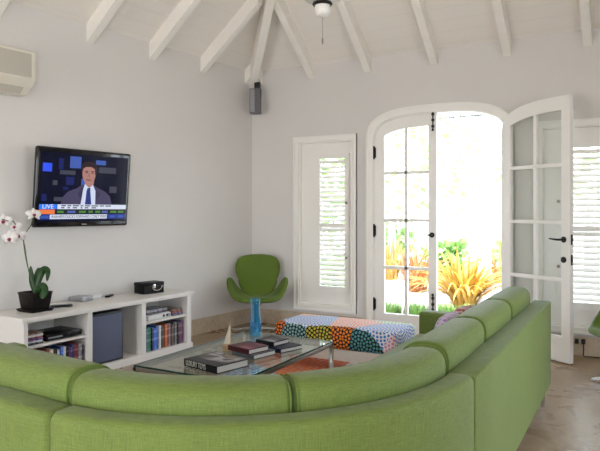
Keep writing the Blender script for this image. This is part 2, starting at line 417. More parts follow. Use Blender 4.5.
# ------------------------------------------------------------------ shuttered windows
def window(n, x0, label, hinge_right):
    w = .794; x1 = x0 + w; z0, z1 = .20, 2.20
    root = thing('window_%d' % n, label, 'window', (x0, 0, z0), kind='structure')
    H = z1 - z0
    m = MB()     # stepped casing
    m.ring(0, w, 0, H, .062, -.020, .0); m.ring(0, w, 0, H, .020, -.034, .0); m.ring(.046, w - .046, .046, H - .046, .014, -.028, .0)
    build('casing', m, WOOD, root)
    m = MB()     # reveal lining
    a, b, c, d = .058, w - .058, .062, H - .062
    m.ring(a, b, c, d, .012, -.002, .2)
    build('reveal', m, WOOD, root, smooth=False)
    # fixed leaf with an opening for the shutter
    a, b, c, d = .07, w - .07, .074, H - .074
    ox0, ox1, oz0, oz1 = .30 - .015, .645 + .0, .262, 1.752
    if hinge_right: ox0, ox1 = .205, .60
    m = MB(); cells(m, a, b, c, d, [(ox0, ox1, oz0, oz1)], lambda m, p, q, r, s: m.box(p, q, .055, .10, r, s)); build('panel', m, WOOD, root, smooth=False)
    # shutter frame, thicker, standing proud of the leaf
    fx0, fx1, fz0, fz1 = ox0 - .02, ox1 + .035, oz0 - .05, oz1 + .04
    m = MB(); t = .05
    m.ring(fx0, fx1, fz0, fz1, t, .03, .075, .072)
    zm = .978; m.box(fx0 + t, fx1 - t, .034, .071, zm - .025, zm + .025)
    sh = build('shutter_frame', m, WOOD, root)
    m = MB(); zlo, zhi = fz0 + .08, fz1 - .06; n_ = 26; st = (zhi - zlo) / n_
    for i in range(n_):
        z = zlo + (i + .5) * st
        if abs(z - zm) < .04: continue
        ca, sa = math.cos(R(44)), math.sin(R(44)); hw, ht = .027, .004
        q = [(-hw, -ht), (hw, -ht), (hw, ht), (-hw, ht)]
        pr = [(.062 + u * ca - v * sa, z + u * sa + v * ca) for u, v in q]
        m.loft([[(fx0 + t - .004, y, zz) for y, zz in pr], [(fx1 - t + .004, y, zz) for y, zz in pr]])
    build('shutter_slats', m, WOOD, sh, smooth=False)
    m = MB(); m.box(ox0, ox1, .088, .094, oz0, oz1); build('glass_pane', m, PANE, root, smooth=False)
    kx = fx1 - .02 if not hinge_right else fx0 + .02
    for z in (1.235, .62):
        m = MB(); m.lathe([(.006, 0), (.006, .02), (.014, .024), (.016, .034), (.010, .042)], 12); m.xf(Matrix.Translation((kx, .03, z)) @ Matrix.Rotation(R(90), 4, 'X'))
        build('knob', m, STEEL, sh)
window(1, .592, 'tall white louvred shutter window left of the arched doors', False)
window(2, 3.255, 'tall white louvred shutter window behind the open glazed door', True)

# ------------------------------------------------------------------ arched doors
m = MB(); N = 48
def casing_ring(y0, y1, out, inn, mi=0):
    # path: left jamb up, arch, right jamb down
    def path(off):
        hw, zs, b = DHW + off, DZS, DB + off
        pts = [(DX - hw, 0)] + [(DX - hw * math.cos(PI * i / N) * 1.0, arch(DX - hw * math.cos(PI * i / N), DX, hw, zs, b)) for i in range(N + 1)] + [(DX + hw, 0)]
        return pts
    po, pi = path(out), path(inn)
    loops = [[(po[i][0], y0, po[i][1]), (po[i][0], y1, po[i][1]), (pi[i][0], y1, pi[i][1]), (pi[i][0], y0, pi[i][1])] for i in range(len(po))]
    m.loft(loops)
casing_ring(-.024, .0, .075, .0); casing_ring(-.034, .0, .075, .055); casing_ring(-.03, 0, .012, -.004); casing_ring(0, .2, .0, -.014)
tag(build('trim_40', m, WOOD, angle=30), 'white moulded casing around the arched doorway', 'door casing', kind='structure')
m = MB().box(DX - DHW, DX + DHW, -.02, .22, -.02, .012, bev=.004); tag(build('trim_41', m, SKIRT), 'stone threshold under the arched doors', 'threshold', kind='structure')

DG = .016
def leaf(name, label, width, side, root):
    """leaf in local x 0..width from the hinge, y 0 (room face) .. .045 ; side=+1 when local x runs to +X closed (left leaf)"""
    hw = DHW - DG
    def top(x, off=0.):       # x from hinge; the crown is at the free edge
        c = hw; u = min(1, max(0, (c - x) / (hw - off * .7)))
        return DZS + (DB - DG - off) * (1 - u ** 3) ** (1 / 3)
    T = .045; st, rail = .105, .215; sr = .088
    gx0, gx1 = st, width - sr
    m = MB()
    nn = 28
    xs = [.0005 + (width - .0005) * (i / nn) ** 1.6 for i in range(nn + 1)]
    # stiles
    def strip(x0, x1, zlo, zhi, n=8, p=1.0):
        for i in range(n):
            a = x0 + (x1 - x0) * (i / n) ** p; b = x0 + (x1 - x0) * ((i + 1) / n) ** p
            m.prism([(a, zlo(a)), (b, zlo(b)), (b, zhi(b)), (a, zhi(a))], 'y', 0, T)
    base = lambda x: .012
    g_top = lambda x: top(x) - .125
    strip(.0, gx0, base, top, 10, 1.8); strip(gx1, width, base, top, 4)
    strip(gx0, gx1, lambda x: .012, lambda x: rail + .02, 1); strip(gx0, gx1, g_top, top, 14)
    build('frame', m, WOOD, root, angle=25)
    # glazing bars
    gm = (gx0 + gx1) / 2
    m = MB(); m.box(gm - .017, gm + .017, .004, T - .004, rail + .02, g_top(gm) + .01, bev=.003)
    for z in (.733, 1.244, 1.755): m.box(gx0 - .005, gx1 + .005, .004, T - .004, z - .017, z + .017, bev=.003)
    build('glazing_bars', m, WOOD, root)
    n = 12
    for c0, c1 in ((gx0, gm), (gm, gx1)):
        zs = [rail + .02, .733, 1.244, 1.755, None]
        for k in range(4):
            m = MB()
            if zs[k + 1]: m.box(c0, c1, T / 2 - .002, T / 2 + .002, zs[k], zs[k + 1])
            else:
                pts = [(c0, zs[k]), (c1, zs[k])] + [(c1 + (c0 - c1) * i / n, g_top(c1 + (c0 - c1) * i / n) + .004) for i in range(n + 1)]
                m.prism(pts, 'y', T / 2 - .002, T / 2 + .002)
            build('glass_pane', m, PANE, root, smooth=False)
    return root

def lever(parent, x, z, y, direction):
    m = MB(); m.lathe([(.027, 0), (.027, .006), (.020, .010)], 20); m.lathe([(.010, .008), (.010, .045)], 12)
    m.tube([(0, 0, .045), (.01 * direction, 0, .05), (.05 * direction, .0, .05), (.115 * direction, .006, .048)], [.011, .010, .009, .006], 8)
    m.xf(Matrix.Translation((x, y, z)) @ Matrix.Rotation(R(90), 4, 'X')); return build('lever_handle', m, BLACK, parent)

# left leaf, closed
d1 = thing('door_1', 'closed left leaf of the white arched glazed doors', 'door', (DX - DHW + DG, .012, 0), kind='structure')
leaf('door_1', '', .685, 1, d1)
lever(d1, .636, 1.093, 0, -1)
def bolt(z0, z1, parent, name):
    m = MB(); m.tube([(.648, -.012, z0), (.648, -.012, z1)], .007, 8); zc = min(z0, z1) if z0 > 2 else max(z0, z1)
    for z in (z0 + (z1 - z0) * .12, z0 + (z1 - z0) * .45, z0 + (z1 - z0) * .8): m.box(.634, .662, -.022, 0, z - .014, z + .014, bev=.003)
    m.lathe([(.004, 0), (.013, .008), (.013, .02), (.004, .028)], 10, (.648, -.016, z1 - .014)); build(name, m, BLACK, parent)
bolt(2.375, 2.19, d1, 'bolt'); bolt(.29, .47, d1, 'bolt')
for z in (1.98, 1.13, .33):
    m = MB(); m.lathe([(.012, -.06), (.012, .06)], 10, (-.006, -.018, z)); m.box(-.018, .012, -.013, -.001, z - .055, z + .055)
    m.lathe([(.007, -.072), (.012, -.06), (.012, .06), (.007, .072)], 10, (-.006, -.018, z)); build('hinge', m, BLACK, d1)
# right leaf, swung into the room
hx = Vector((2.945, -.05, 0)); free = Vector((3.606, -.465, 0)); dv = (free - hx)
d2 = thing('door_2', 'right leaf of the white arched glazed doors, swung open into the room', 'door', hx, math.atan2(dv.y, dv.x), kind='structure')
leaf('door_2', '', dv.length - .005, -1, d2)
wl = dv.length - .005
lever(d2, wl - .062, 1.093, 0, -1)
m = MB(); m.lathe([(.027, 0), (.027, .008), (.018, .012)], 20); m.lathe([(.008, .01), (.008, .016)], 10); m.xf(Matrix.Translation((wl - .062, 0, .915)) @ Matrix.Rotation(R(90), 4, 'X')); build('keyhole_rosette', m, BLACK, d2)
for z in (1.093, .915):
    m = MB(); m.box(wl - .001, wl + .003, .012, .033, z - .045, z + .045); m.box(wl, wl + .012, .016, .029, z - .012, z + .012, bev=.002); build('latch_plate', m, BLACK, d2)

# ------------------------------------------------------------------ curved sectional sofa
SO = Vector((2.53, -3.98, 0)); RO = 1.07
sofa = thing('sectional_sofa', 'large curved lime green fabric sectional sofa seen from behind', 'sofa', SO)
AE = R(90.5); KINK = R(5)
L1 = 2.225; LA = RO * AE; L2 = 1.62
def path(s, d):
    """point at distance s along the outer back, d inside it (local to the sofa), starting at the far end of the straight section"""
    if s <= L1: return Vector((RO - d, L1 - s, 0))
    if s <= L1 + LA:
        a = -(s - L1) / RO; return Vector(((RO - d) * math.cos(a), (RO - d) * math.sin(a), 0))
    q = s - L1 - LA; a = -AE - KINK
    e = Vector((RO * math.cos(AE), -RO * math.sin(AE), 0))
    return e - Vector((math.cos(a), math.sin(a), 0)) * d + Vector((math.sin(a), -math.cos(a), 0)) * q
def rrect(d0, d1, z0, z1, r, n=4):
    pts = []
    for cx, cz, a0 in ((d1 - r, z1 - r, 0), (d0 + r, z1 - r, 90), (d0 + r, z0 + r, 180), (d1 - r, z0 + r, 270)):
        for i in range(n + 1): a = R(a0 + 90 * i / n); pts.append((cx + r * math.cos(a), cz + r * math.sin(a)))
    return pts
def sweep(m, prof, s0, s1, step=.06, endr=.0, ne=4, shrink=None):
    """sweeps a (d,z) profile along the path; ends rounded over endr"""
    cd_ = sum(p[0] for p in prof) / len(prof); cz = sum(p[1] for p in prof) / len(prof)
    hd = max(p[0] for p in prof) - cd_; hz = max(p[1] for p in prof) - cz
    stations = []
    if endr:
        for i in range(ne + 1):
            a = R(90 * i / ne); stations.append((s0 + endr * (1 - math.sin(a)) if False else s0 + endr * (1 - math.cos(a)), endr * (1 - math.sin(a))))
    else: stations.append((s0, 0))
    n = max(1, int((s1 - s0 - 2 * endr) / step))
    for i in range(1, n): stations.append((s0 + endr + (s1 - s0 - 2 * endr) * i / n, 0))
    if endr:
        for i in range(ne, -1, -1):
            a = R(90 * i / ne); stations.append((s1 - endr * (1 - math.cos(a)), endr * (1 - math.sin(a))))
    else: stations.append((s1, 0))
    loops = []
    for s, ins in stations:
        kd, kz = (hd - ins) / hd, (hz - ins) / hz
        puff = shrink(s) if shrink else 1.
        loops.append([tuple(path(s, cd_ + (d - cd_) * kd * puff) + Vector((0, 0, cz + (z - cz) * kz))) for d, z in prof])
    m.loft(loops)
gap = .004
E1, E2, E3 = L1, L1 + LA, L1 + LA + L2
TH = .115
m = MB(); sweep(m, rrect(0, TH, .15, .726, .012), 0, E1, .3, .012, 2); build('back_frame', m, GREEN, sofa)
m = MB(); sweep(m, rrect(.006, TH, .15, .734, .03, 6), E1 + .001, E2 - .035 - gap, .05, .012, 3); build('back_frame', m, GREEN, sofa)
m = MB(); sweep(m, rrect(0, TH + .01, .15, .730, .03, 6), E2 - .035, E3, .3, .03, 3); build('back_frame', m, GREEN, sofa)
DEP = .90
for a, b in ((0, E1 - gap), (E1 + gap, E2 - gap), (E2 + gap, E3)):
    m = MB(); sweep(m, rrect(TH + .03, DEP, .15, .32, .02), a, b, .08, .01, 2); build('seat_base', m, GREEN, sofa)
def seat(a, b):
    m = MB(); sweep(m, rrect(TH + .04, DEP + .01, .32, .45, .045, 5), a + .006, b - .006, .06, .035, 4); build('seat_cushion', m, GREEN, sofa)
bc = [.13, .82, 1.52, 2.19, L1 + LA * .50, L1 + LA + .015, E3 - .48, E3 - .15]
for a, b in ((.14, 1.17), (1.17, 2.26), (L1 + .01, L1 + LA * .5), (L1 + LA * .5, E2 - .01), (E2, E3 - .8), (E3 - .8, E3 - .14)): seat(a, b)
# loose back cushions: a leaning, softly crowned section
def cushion_profile(n=28):
    pts = []
    for i in range(n):
        a = 2 * PI * i / n; ca, sa = math.cos(a), math.sin(a)
        x = .108 * math.copysign(abs(ca) ** .62, ca); z = .195 * math.copysign(abs(sa) ** .50, sa)
        d = .240 + x - .16 * z; zz = .635 + z
        if sa > 0: zz -= .012 * max(0, ca)
        pts.append((d, zz))
    return pts
CP = cushion_profile()
for i in range(7):
    a, b = bc[i] + .003, bc[i + 1] - .003
    mid, half = (a + b) / 2, (b - a) / 2
    m = MB(); sweep(m, [(d, z - (.012 * max(0, (z - .5) / .33) if i in (3, 4) else 0)) for d, z in CP], a, b, .05, .030, 4, shrink=lambda s: 1 + .09 * (1 - abs((s - mid) / half) ** 2.5))
    cu = build('back_cushion', m, GREEN, sofa)
    for e in (a + .010, b - .010):
        m = MB(); pts = [path(e, d) + Vector((0, 0, .635 + ((z - (.012 * max(0, (z - .5) / .33) if i in (3, 4) else 0)) - .635) * .975)) for d, z in CP]
        m.tube(pts + [pts[0]], .0035, 5); build('piping', m, PIPE, cu)
# armrests
m = MB(); sweep(m, rrect(TH - .02, DEP + .0, .15, .600, .02, 4), .0, .135, .2, .02, 3); build('armrest', m, GREEN, sofa)
m = MB(); sweep(m, rrect(TH - .02, DEP + .0, .15, .600, .02, 4), E3 - .135, E3, .2, .02, 3); build('armrest', m, GREEN, sofa)
for s, d in ((.04, .05), (.05, .83), (1.2, .83), (L1 - .05, .05), (L1 + .5, .06), (L1 + 1.2, .06), (E2 + .1, .83), (E3 - .06, .06), (E3 - .06, .83), (L1 - .05, .83)):
    p = path(s, d); m = MB(); m.lathe([(.012, 0), (.013, .004), (.019, .15), (.019, .16)], 14, (p.x, p.y, 0)); build('leg', m, CHROME, sofa)

# ------------------------------------------------------------------ rug, ottoman
COLS = [(.75, .14, .03), (.06, .22, .55), (.55, .42, .05), (.03, .28, .30), (.60, .10, .30), (.80, .25, .10), (.10, .35, .70)]
BK, WT = (.012, .014, .02), (.80, .77, .74)  # white ground across the ottoman top has light glare painted in
OT = dahlia_fixed('dahlia_print_fabric', [(-.58, -.30, .15, (.85, .20, .03), BK), (-.28, -.02, .29, (.08, .28, .70), WT), (-.36, -.40, .17, (.22, .42, .42), BK), (-.10, -.40, .19, (.55, .48, .05), BK), (.06, .06, .27, (.85, .22, .10), WT), (.09, -.34, .16, (.90, .26, .03), BK), (.25, -.38, .17, (.10, .32, .34), BK), (.42, -.12, .24, (.06, .24, .66), WT), (.60, -.36, .13, (.72, .25, .50), WT), (.12, -.52, .12, (.45, .10, .16), BK), (-.45, .3, .2, (.85, .30, .10), WT), (.3, .32, .22, (.3, .6, .3), WT)], .028, .40)
RG = dahlia_fixed('dahlia_rug_pile', [(1.62, -1.66, .46, (.75, .15, .03), (.62, .30, .20)), (1.30, -2.10, .36, (.14, .30, .68), (.60, .60, .62)), (2.2, -1.55, .40, (.70, .62, .55), (.66, .62, .56)), (2.3, -2.6, .5, (.70, .18, .05), (.66, .62, .56)), (1.55, -2.95, .45, (.20, .45, .30), (.64, .61, .55)), (2.3, -3.4, .4, (.16, .32, .66), (.64, .61, .55))], .055, .40)
m = MB().box(1.15, 2.72, -3.7, -1.10, .0, .012, bev=.004, seg=1)
tag(build('area_rug', m, RG, uv=lambda c, n: (c.x, c.y)), 'pale rug with orange and blue petal circles under the glass table', 'rug')
ott = thing('upholstered_ottoman', 'long low bench ottoman in multicoloured dahlia print fabric', 'ottoman', (1.90, -1.45, .012))
m = MB().box(-.56, .56, -.26, .26, .188, .373, bev=.045, seg=5)
def ouv(c, n):
    if n.y < -.6: return (c.x, -.26 - (.373 - c.z))
    if abs(n.x) > .6: return (math.copysign(.56 + .373 - c.z, c.x), c.y)
    if n.y > .6: return (c.x, .26 + .373 - c.z)
    return (c.x, c.y)
build('cushion', m, OT, ott, uv=ouv)
m = MB().box(-.53, .53, -.235, .235, .095, .190, bev=.006); build('base', m, LAQ, ott)
for sx in (-1, 1):
    for sy in (-1, 1): m = MB().box(sx * .48 - .025, sx * .48 + .025, sy * .19 - .025, sy * .19 + .025, 0, .096, bev=.003); build('leg', m, LAQ, ott)

# ------------------------------------------------------------------ glass coffee table
TX0, TX1, TY0, TY1, TZ = 1.40, 2.18, -3.48, -2.25, .40
tab = thing('coffee_table', 'low rectangular glass coffee table on a slim metal frame', 'coffee table', ((TX0 + TX1) / 2, (TY0 + TY1) / 2, .012))
hx_, hy_ = (TX1 - TX0) / 2, (TY1 - TY0) / 2; z1 = TZ - .012
m = MB().box(-hx_ + .004, hx_ - .004, -hy_ + .004, hy_ - .004, z1 - .012, z1, 0)
me_ = [0, 0, 1, 1, 1, 1]; m.mi = me_
build('glass_top', m, [TABG, GEDGE], tab, smooth=False)
m = MB(); t = .026
for y in (-hy_, hy_ - t): m.box(-hx_, hx_, y, y + t, z1 - .038, z1 - .0125, bev=.002)
for x in (-hx_, hx_ - t): m.box(x, x + t, -hy_ + t, hy_ - t, z1 - .038, z1 - .0125, bev=.002)
build('rail', m, STEEL, tab)
for sx in (-1, 1):
    for sy in (-1, 1):
        m = MB().box(sx * (hx_ - .014) - .014, sx * (hx_ - .014) + .014, sy * (hy_ - .014) - .014, sy * (hy_ - .014) + .014, 0, z1 - .0125, bev=.002)
        build('leg', m, CHROME, tab)

# ------------------------------------------------------------------ books on the table
PAPER = mat('book_pages', (.72, .70, .66), .8, noise=.05, nscale=90, stretch=(1, 1, 8))
def book(name, label, c, z, w, d, h, rz, cover, art=None, group=None):
    """w along the spine (local x), spine on the -y side, pages inside"""
    r = thing(name, label, 'book', (c[0], c[1], z), rz, group)
    m = MB(); t = .004
    m.box(-w / 2, w / 2, -d / 2, d / 2, 0, t); m.box(-w / 2, w / 2, -d / 2, d / 2, h - t, h); m.box(-w / 2, w / 2, -d / 2, -d / 2 + t, t, h - t)
    build('cover', m, cover, r, smooth=False)
    m = MB().box(-w / 2 + .005, w / 2 - .005, -d / 2 + t, d / 2 - .006, t, h - t); build('pages', m, PAPER, r, smooth=False)
    if art: art(r, w, d, h)
    return r
def art_quads(r, w, d, h, quads):
    for nm, u0, u1, v0, v1, mt in quads:
        m = MB().box(-w / 2 + u0 * w, -w / 2 + u1 * w, -d / 2 + v0 * d, -d / 2 + v1 * d, h, h + .0006); build(nm, m, mt, r, smooth=False)
INK = mat('black_book_cloth', (.008, .008, .011), .4, spec=.2)
WHT = mat('white_print', (.75, .74, .72), .5)
def cover_photo(name, cols, sc):
    t_ = NT(name); tc = t_.node('ShaderNodeTexCoord'); nz = t_.node('ShaderNodeTexNoise'); nz.inputs['Scale'].default_value = sc; nz.inputs['Detail'].default_value = 1.
    t_.l.new(tc.outputs['Object'], nz.inputs['Vector'])
    t_.l.new(t_.ramp(nz.outputs['Fac'], [(.3 + .4 * i / (len(cols) - 1), c) for i, c in enumerate(cols)]), t_.b.inputs['Base Color']); t_.b.inputs['Roughness'].default_value = .4; t_.b.inputs['Specular IOR Level'].default_value = .2
    return t_.m
P1 = cover_photo('toys_cover_photo', [(.02, .02, .03), (.10, .08, .06), (.42, .42, .45), (.04, .04, .045), (.22, .17, .10)], 9)
P2 = cover_photo('maroon_cover_photo', [(.05, .01, .012), (.14, .02, .025), (.30, .10, .14)], 8)
P3 = cover_photo('pale_cover_photo', [(.03, .03, .035), (.06, .06, .07), (.50, .47, .47)], 7)
def art1(r, w, d, h):
    art_quads(r, w, d, h, [('cover_picture', .06, .94, .30, .97, P1)])
    text_mesh('title', 'LUXURY TOYS', .046, WHT, r, Matrix.Translation((-w * .44, -d / 2 - .0006, h / 2)) @ Matrix.Rotation(R(90), 4, 'X'), sx=.62)
def bc_(px, py, z):
    p = on(px, py, z); return (p.x, p.y)
book('hardcover_book', 'large black book with white spine title lying alone on the glass table', bc_(216.3, 358, .448), TZ + .0005, .305, .255, .044, R(-13), INK, art1)
GREYC = mat('grey_green_book_cover', (.06, .075, .08), .4, noise=.3, nscale=14)
MAR = mat('maroon_book_cover', (.060, .008, .013), .4, spec=.2)
NAVY = mat('navy_book_cover', (.010, .014, .038), .4, spec=.2)
SB = 'books in the two short stacks'
book('hardcover_book', 'grey book under the maroon one in the nearer stack', bc_(254.0, 349.8, .432), TZ + .0005, .205, .205, .030, R(-13), GREYC)
book('hardcover_book', 'maroon picture book on top of the nearer stack', bc_(248.6, 345.0, .464), TZ + .031, .205, .18, .032, R(-15), MAR, lambda r, w, d, h: art_quads(r, w, d, h, [('cover_picture', .34, .95, .08, .92, P2)]))
book('hardcover_book', 'navy book under the pale covered one, by the vase', bc_(281.5, 344.5, .43), TZ + .0005, .20, .20, .028, R(-17), NAVY)
book('hardcover_book', 'black book with pale cover picture on top of the farther stack by the vase', bc_(272.5, 339.0, .458), TZ + .029, .165, .165, .030, R(-10), INK, lambda r, w, d, h: art_quads(r, w, d, h, [('cover_picture', .30, .96, .10, .94, P3)]))

# vase
v = MB(); prof = [(.040, 0), (.043, .006), (.043, .06), (.044, .10), (.040, .135), (.035, .17), (.033, .20), (.034, .25), (.037, .285)]
n = 20
def fl_(r, z, k): return r * (1 + .035 * math.cos(k * 2 * PI / n * 10))
v.loft([[(fl_(r, z, k) * math.cos(2 * PI * k / n), fl_(r, z, k) * math.sin(2 * PI * k / n), z) for k in range(n)] for r, z in prof], cap=False)
v.loft([[((r - .006) * math.cos(2 * PI * k / n), (r - .006) * math.sin(2 * PI * k / n), max(z, .014)) for k in range(n)] for r, z in prof], cap=False)
v.lathe([(.002, 0.0), (.040, .0)], n, cap=False); v.lathe([(.002, .014), (.034, .014)], n, cap=False)
tag(build('glass_vase', v, VASEG, loc=on(255.4, 336.2, TZ)[:]), 'tall ribbed turquoise blue glass vase on the coffee table', 'vase')

# wooden toy sailing boat
sb = thing('wooden_sailboat', 'small wooden toy sailing boat with cream sail on the coffee table', 'toy boat', on(229.5, 350.5, TZ)[:], R(28))
PALE = mat('pale_beech_wood', (.42, .27, .15), .5, noise=.12, nscale=30, stretch=(1, 8, 8))
SAIL = mat('cream_sail', (.62, .56, .46), .7)
m = MB().loft([[(-.042, -.018, 0), (.030, -.018, 0), (.045, 0, 0), (.030, .018, 0), (-.042, .018, 0)], [(-.046, -.024, .038), (.034, -.024, .038), (.058, 0, .038), (.034, .024, .038), (-.046, .024, .038)]])
build('hull', m, PALE, sb, smooth=False)
m = MB().tube([(.008, 0, .037), (.008, 0, .20)], .003, 6); build('mast', m, PALE, sb)
m = MB().prism([(-.040, .046), (.006, .046), (.006, .19)], 'y', -.0015, .0015); build('sail', m, SAIL, sb, smooth=False)

# ------------------------------------------------------------------ white media console
CR = Vector((.267, -1.50, 0)); kc = .055
RC = -math.atan(kc)
con = thing('media_console', 'long low white media console under the television', 'console', CR, RC)
CL = 1.815; CH = .558
def wallx(y_loc):     # distance from the front plane back to the wall (local)
    Mi = (Matrix.Translation(CR) @ Matrix.Rotation(RC, 4, 'Z')).inverted()
    a, b = Mi @ lw(0, .02, 0), Mi @ lw(6, .02, 0); f = (y_loc - a.y) / (b.y - a.y)
    return a.x + (b.x - a.x) * f
def wy(a): return -a                                    # a: distance from the right end towards the viewer
def wedge(m, a0, a1, f, z0, z1, back=0.004, mi=0):      # a block from the front plane offset f back to the wall
    m.loft([[(f, wy(a0), z), (f, wy(a1), z), (wallx(wy(a1)) + back, wy(a1), z), (wallx(wy(a0)) + back, wy(a0), z)] for z in (z0, z1)], mi=mi)
m = MB(); wedge(m, -.025, CL + .03, .028, CH - .022, CH); wedge(m, -.012, CL + .015, .014, CH - .04, CH - .022); build('top', m, LAQ, con, smooth=False)
m = MB(); wedge(m, -.012, CL + .012, .012, 0, .052); wedge(m, -.006, CL + .006, .006, .052, .060)
build('plinth', m, LAQ, con, smooth=False)
DV = [(0, .052), (.60, .645), (1.193, 1.238), (CL - .035, CL)]
m = MB()
for a, b in DV: wedge(m, a, b, 0, .06, CH - .04)
for (a, b, z) in ((.052, .60, .337), (1.238, CL - .035, .337)): wedge(m, a, b, -.02, z - .02, z)
m.loft([[(wallx(wy(a)) + .003, wy(a), z), (wallx(wy(a)) + .012, wy(a), z), (wallx(wy(b)) + .012, wy(b), z), (wallx(wy(b)) + .003, wy(b), z)] for a, b in ((0, CL),) for z in (.055, CH - .04)])
build('carcass', m, LAQ, con, smooth=False)
def cl(a, b, z):      # console-local: a from the right end towards the viewer, b back from the front
    return (Matrix.Translation(CR) @ Matrix.Rotation(RC, 4, 'Z')) @ Vector((-b, -a, z))

# subwoofer in the middle bay
sp = thing('subwoofer', 'dark speaker with blue grey cloth front in the console middle bay', 'speaker', cl(1.012, .17, .0605), RC)
m = MB().box(-.14, .14, -.173, .173, 0, .425, bev=.006); build('cabinet', m, mat('black_vinyl', (.008, .008, .012), .5), sp)
m = MB().box(.138, .146, -.155, .155, .018, .405, bev=.003); build('grille', m, mat('blue_grey_speaker_cloth', (.105, .12, .185), .9, noise=.1, nscale=120), sp)

# discs in the bays
PALM = [('dark red', (.20, .03, .03)), ('navy', (.02, .03, .12)), ('white', (.60, .60, .62)), ('teal', (.03, .16, .15)), ('black', (.015, .015, .02)), ('cobalt blue', (.03, .12, .50)), ('grey', (.22, .22, .25)), ('brown', (.12, .06, .035)), ('orange', (.50, .13, .03)), ('cream', (.55, .50, .38)), ('purple', (.10, .04, .16)), ('green', (.03, .16, .06))]
NTH = ['first', 'second', 'third', 'fourth', 'fifth', 'sixth', 'seventh', 'eighth', 'ninth', 'tenth', 'eleventh', 'twelfth', 'thirteenth', 'fourteenth', 'fifteenth', 'sixteenth', 'seventeenth', 'eighteenth']
def spine_mat(nm, col):
    key = 'disc_spine_' + nm.replace(' ', '_')
    if key in MATS: return MATS[key]
    t_ = NT(key); tc = t_.node('ShaderNodeTexCoord'); mp = t_.node('ShaderNodeMapping'); mp.inputs['Scale'].default_value = (1, 30, 34); t_.l.new(tc.outputs['Object'], mp.inputs[0])
    nz = t_.node('ShaderNodeTexNoise'); nz.inputs['Scale'].default_value = 1.; t_.l.new(mp.outputs[0], nz.inputs['Vector'])
    hi = tuple(min(.7, c * 1.5 + .12) for c in col)
    t_.l.new(t_.ramp(nz.outputs['Fac'], [(.50, col), (.60, hi)]), t_.b.inputs['Base Color']); t_.b.inputs['Roughness'].default_value = .3
    return t_.m
def row(a0, a1, z, bay, seq, grp):
    k = 0; a = a1          # left to right as seen: from larger a to smaller
    while a - .022 > a0 and k < len(NTH):
        w = random.choice((.026, .03, .036, .04)) if k % 3 else .026
        nm, col = PALM[seq[k % len(seq)]]
        h = .215 if k % 4 else .197
        o = MB().box(-.13, 0, 0, w - .0015, 0, h, bev=.002, seg=1)
        ob = build('disc_case', o, spine_mat(nm, col)); ob.location = cl(a, .028 + .006 * (k % 3), z); ob.rotation_euler = (0, 0, RC)
        tag(ob, '%s disc case, %s from left, standing in lower %s bay of console' % (nm, NTH[k], bay), 'disc case', grp)
        a -= w; k += 1
row(.062, .590, .0605, 'right', [0, 3, 11, 1, 5, 5, 2, 4, 7, 8, 0, 6, 7, 4, 6, 4, 0, 10], 'disc cases standing in the right bay')
row(1.245, 1.74, .0605, 'left', [4, 10, 2, 2, 4, 0, 9, 4, 2, 5, 2, 4, 10, 1, 0, 6, 4, 3], 'disc cases standing in the left bay')
# upper right bay: games console, discs lying down
gc = thing('games_console', 'white games console on the upper right shelf of the white console', 'games console', cl(.40, .16, .3375), RC + .05)
m = MB().box(-.13, .13, -.155, .155, .0, .05, bev=.012, seg=3); build('casing', m, mat('white_plastic', (.70, .70, .70), .3), gc)
for y in (.0, .045): 
    m = MB(); m.lathe([(.012, 0), (.012, .004), (.006, .004)], 14); m.xf(Matrix.Translation((.13, y + .05, .025)) @ Matrix.Rotation(R(90), 4, 'Y')); build('button', m, BLACK, gc)
m = MB().box(-.0, .131, .10, .14, .012, .038); build('disc_slot', m, mat('grey_plastic', (.25, .26, .27), .4), gc, smooth=False)
for i, (nm, z, rr) in enumerate((('black', .3885, .06), ('grey', .4095, -.03))):
    o = MB().box(-.095, .095, -.13, .13, 0, .02, bev=.003); ob = build('disc_case', o, spine_mat(nm, dict(PALM)[nm])); ob.location = cl(.40, .15, z); ob.rotation_euler = (0, 0, RC + rr)
    tag(ob, '%s disc case lying %s on the white games console' % (nm, ('directly', 'on top of another')[i]), 'disc case')
for i, (nm, z) in enumerate((('navy', .3375), ('dark red', .3585), ('brown', .3795))):
    o = MB().box(-.095, .095, -.065, .065, 0, .02, bev=.002); ob = build('disc_case', o, spine_mat(nm, dict(PALM)[nm])); ob.location = cl(.135, .14 + .01 * i, z); ob.rotation_euler = (0, 0, RC)
    tag(ob, '%s disc case lying %s of the little pile beside the games console' % (nm, ('at the bottom', 'in the middle', 'at the top')[i]), 'disc case')
# upper left bay: player and a pile of discs
pl = thing('disc_player', 'black disc player on the upper left shelf of the white console', 'player', cl(1.43, .18, .3375), RC)
m = MB().box(-.13, .14, -.165, .165, .004, .05, bev=.004); build('casing', m, mat('black_gloss', (.008, .008, .010), .25, spec=.25), pl)
m = MB().box(.1395, .142, -.15, -.02, .02, .032); build('disc_tray', m, mat('grey_plastic', (.25, .26, .27), .4), pl, smooth=False)
for y in (-.13, .13):
    m = MB().lathe([(.014, 0), (.014, .006)], 10, (.1, y, 0)); build('foot', m, BLACK, pl)
for i in range(6):
    nm, col = PALM[(4, 2, 10, 0, 2, 7)[i]]
    o = MB().box(-.13, .0, -.062, .062, 0, .0145, bev=.002); ob = build('disc_case', o, spine_mat(nm, col)); ob.location = cl(1.69, .03 + .012 * (i % 2), .3375 + .0152 * i); ob.rotation_euler = (0, 0, RC + (.04, -.03, .02, -.05, .05, 0)[i])
    tag(ob, '%s disc case, %s from the bottom of the pile left of the disc player' % (nm, NTH[i]), 'disc case', 'pile of disc cases beside the player')

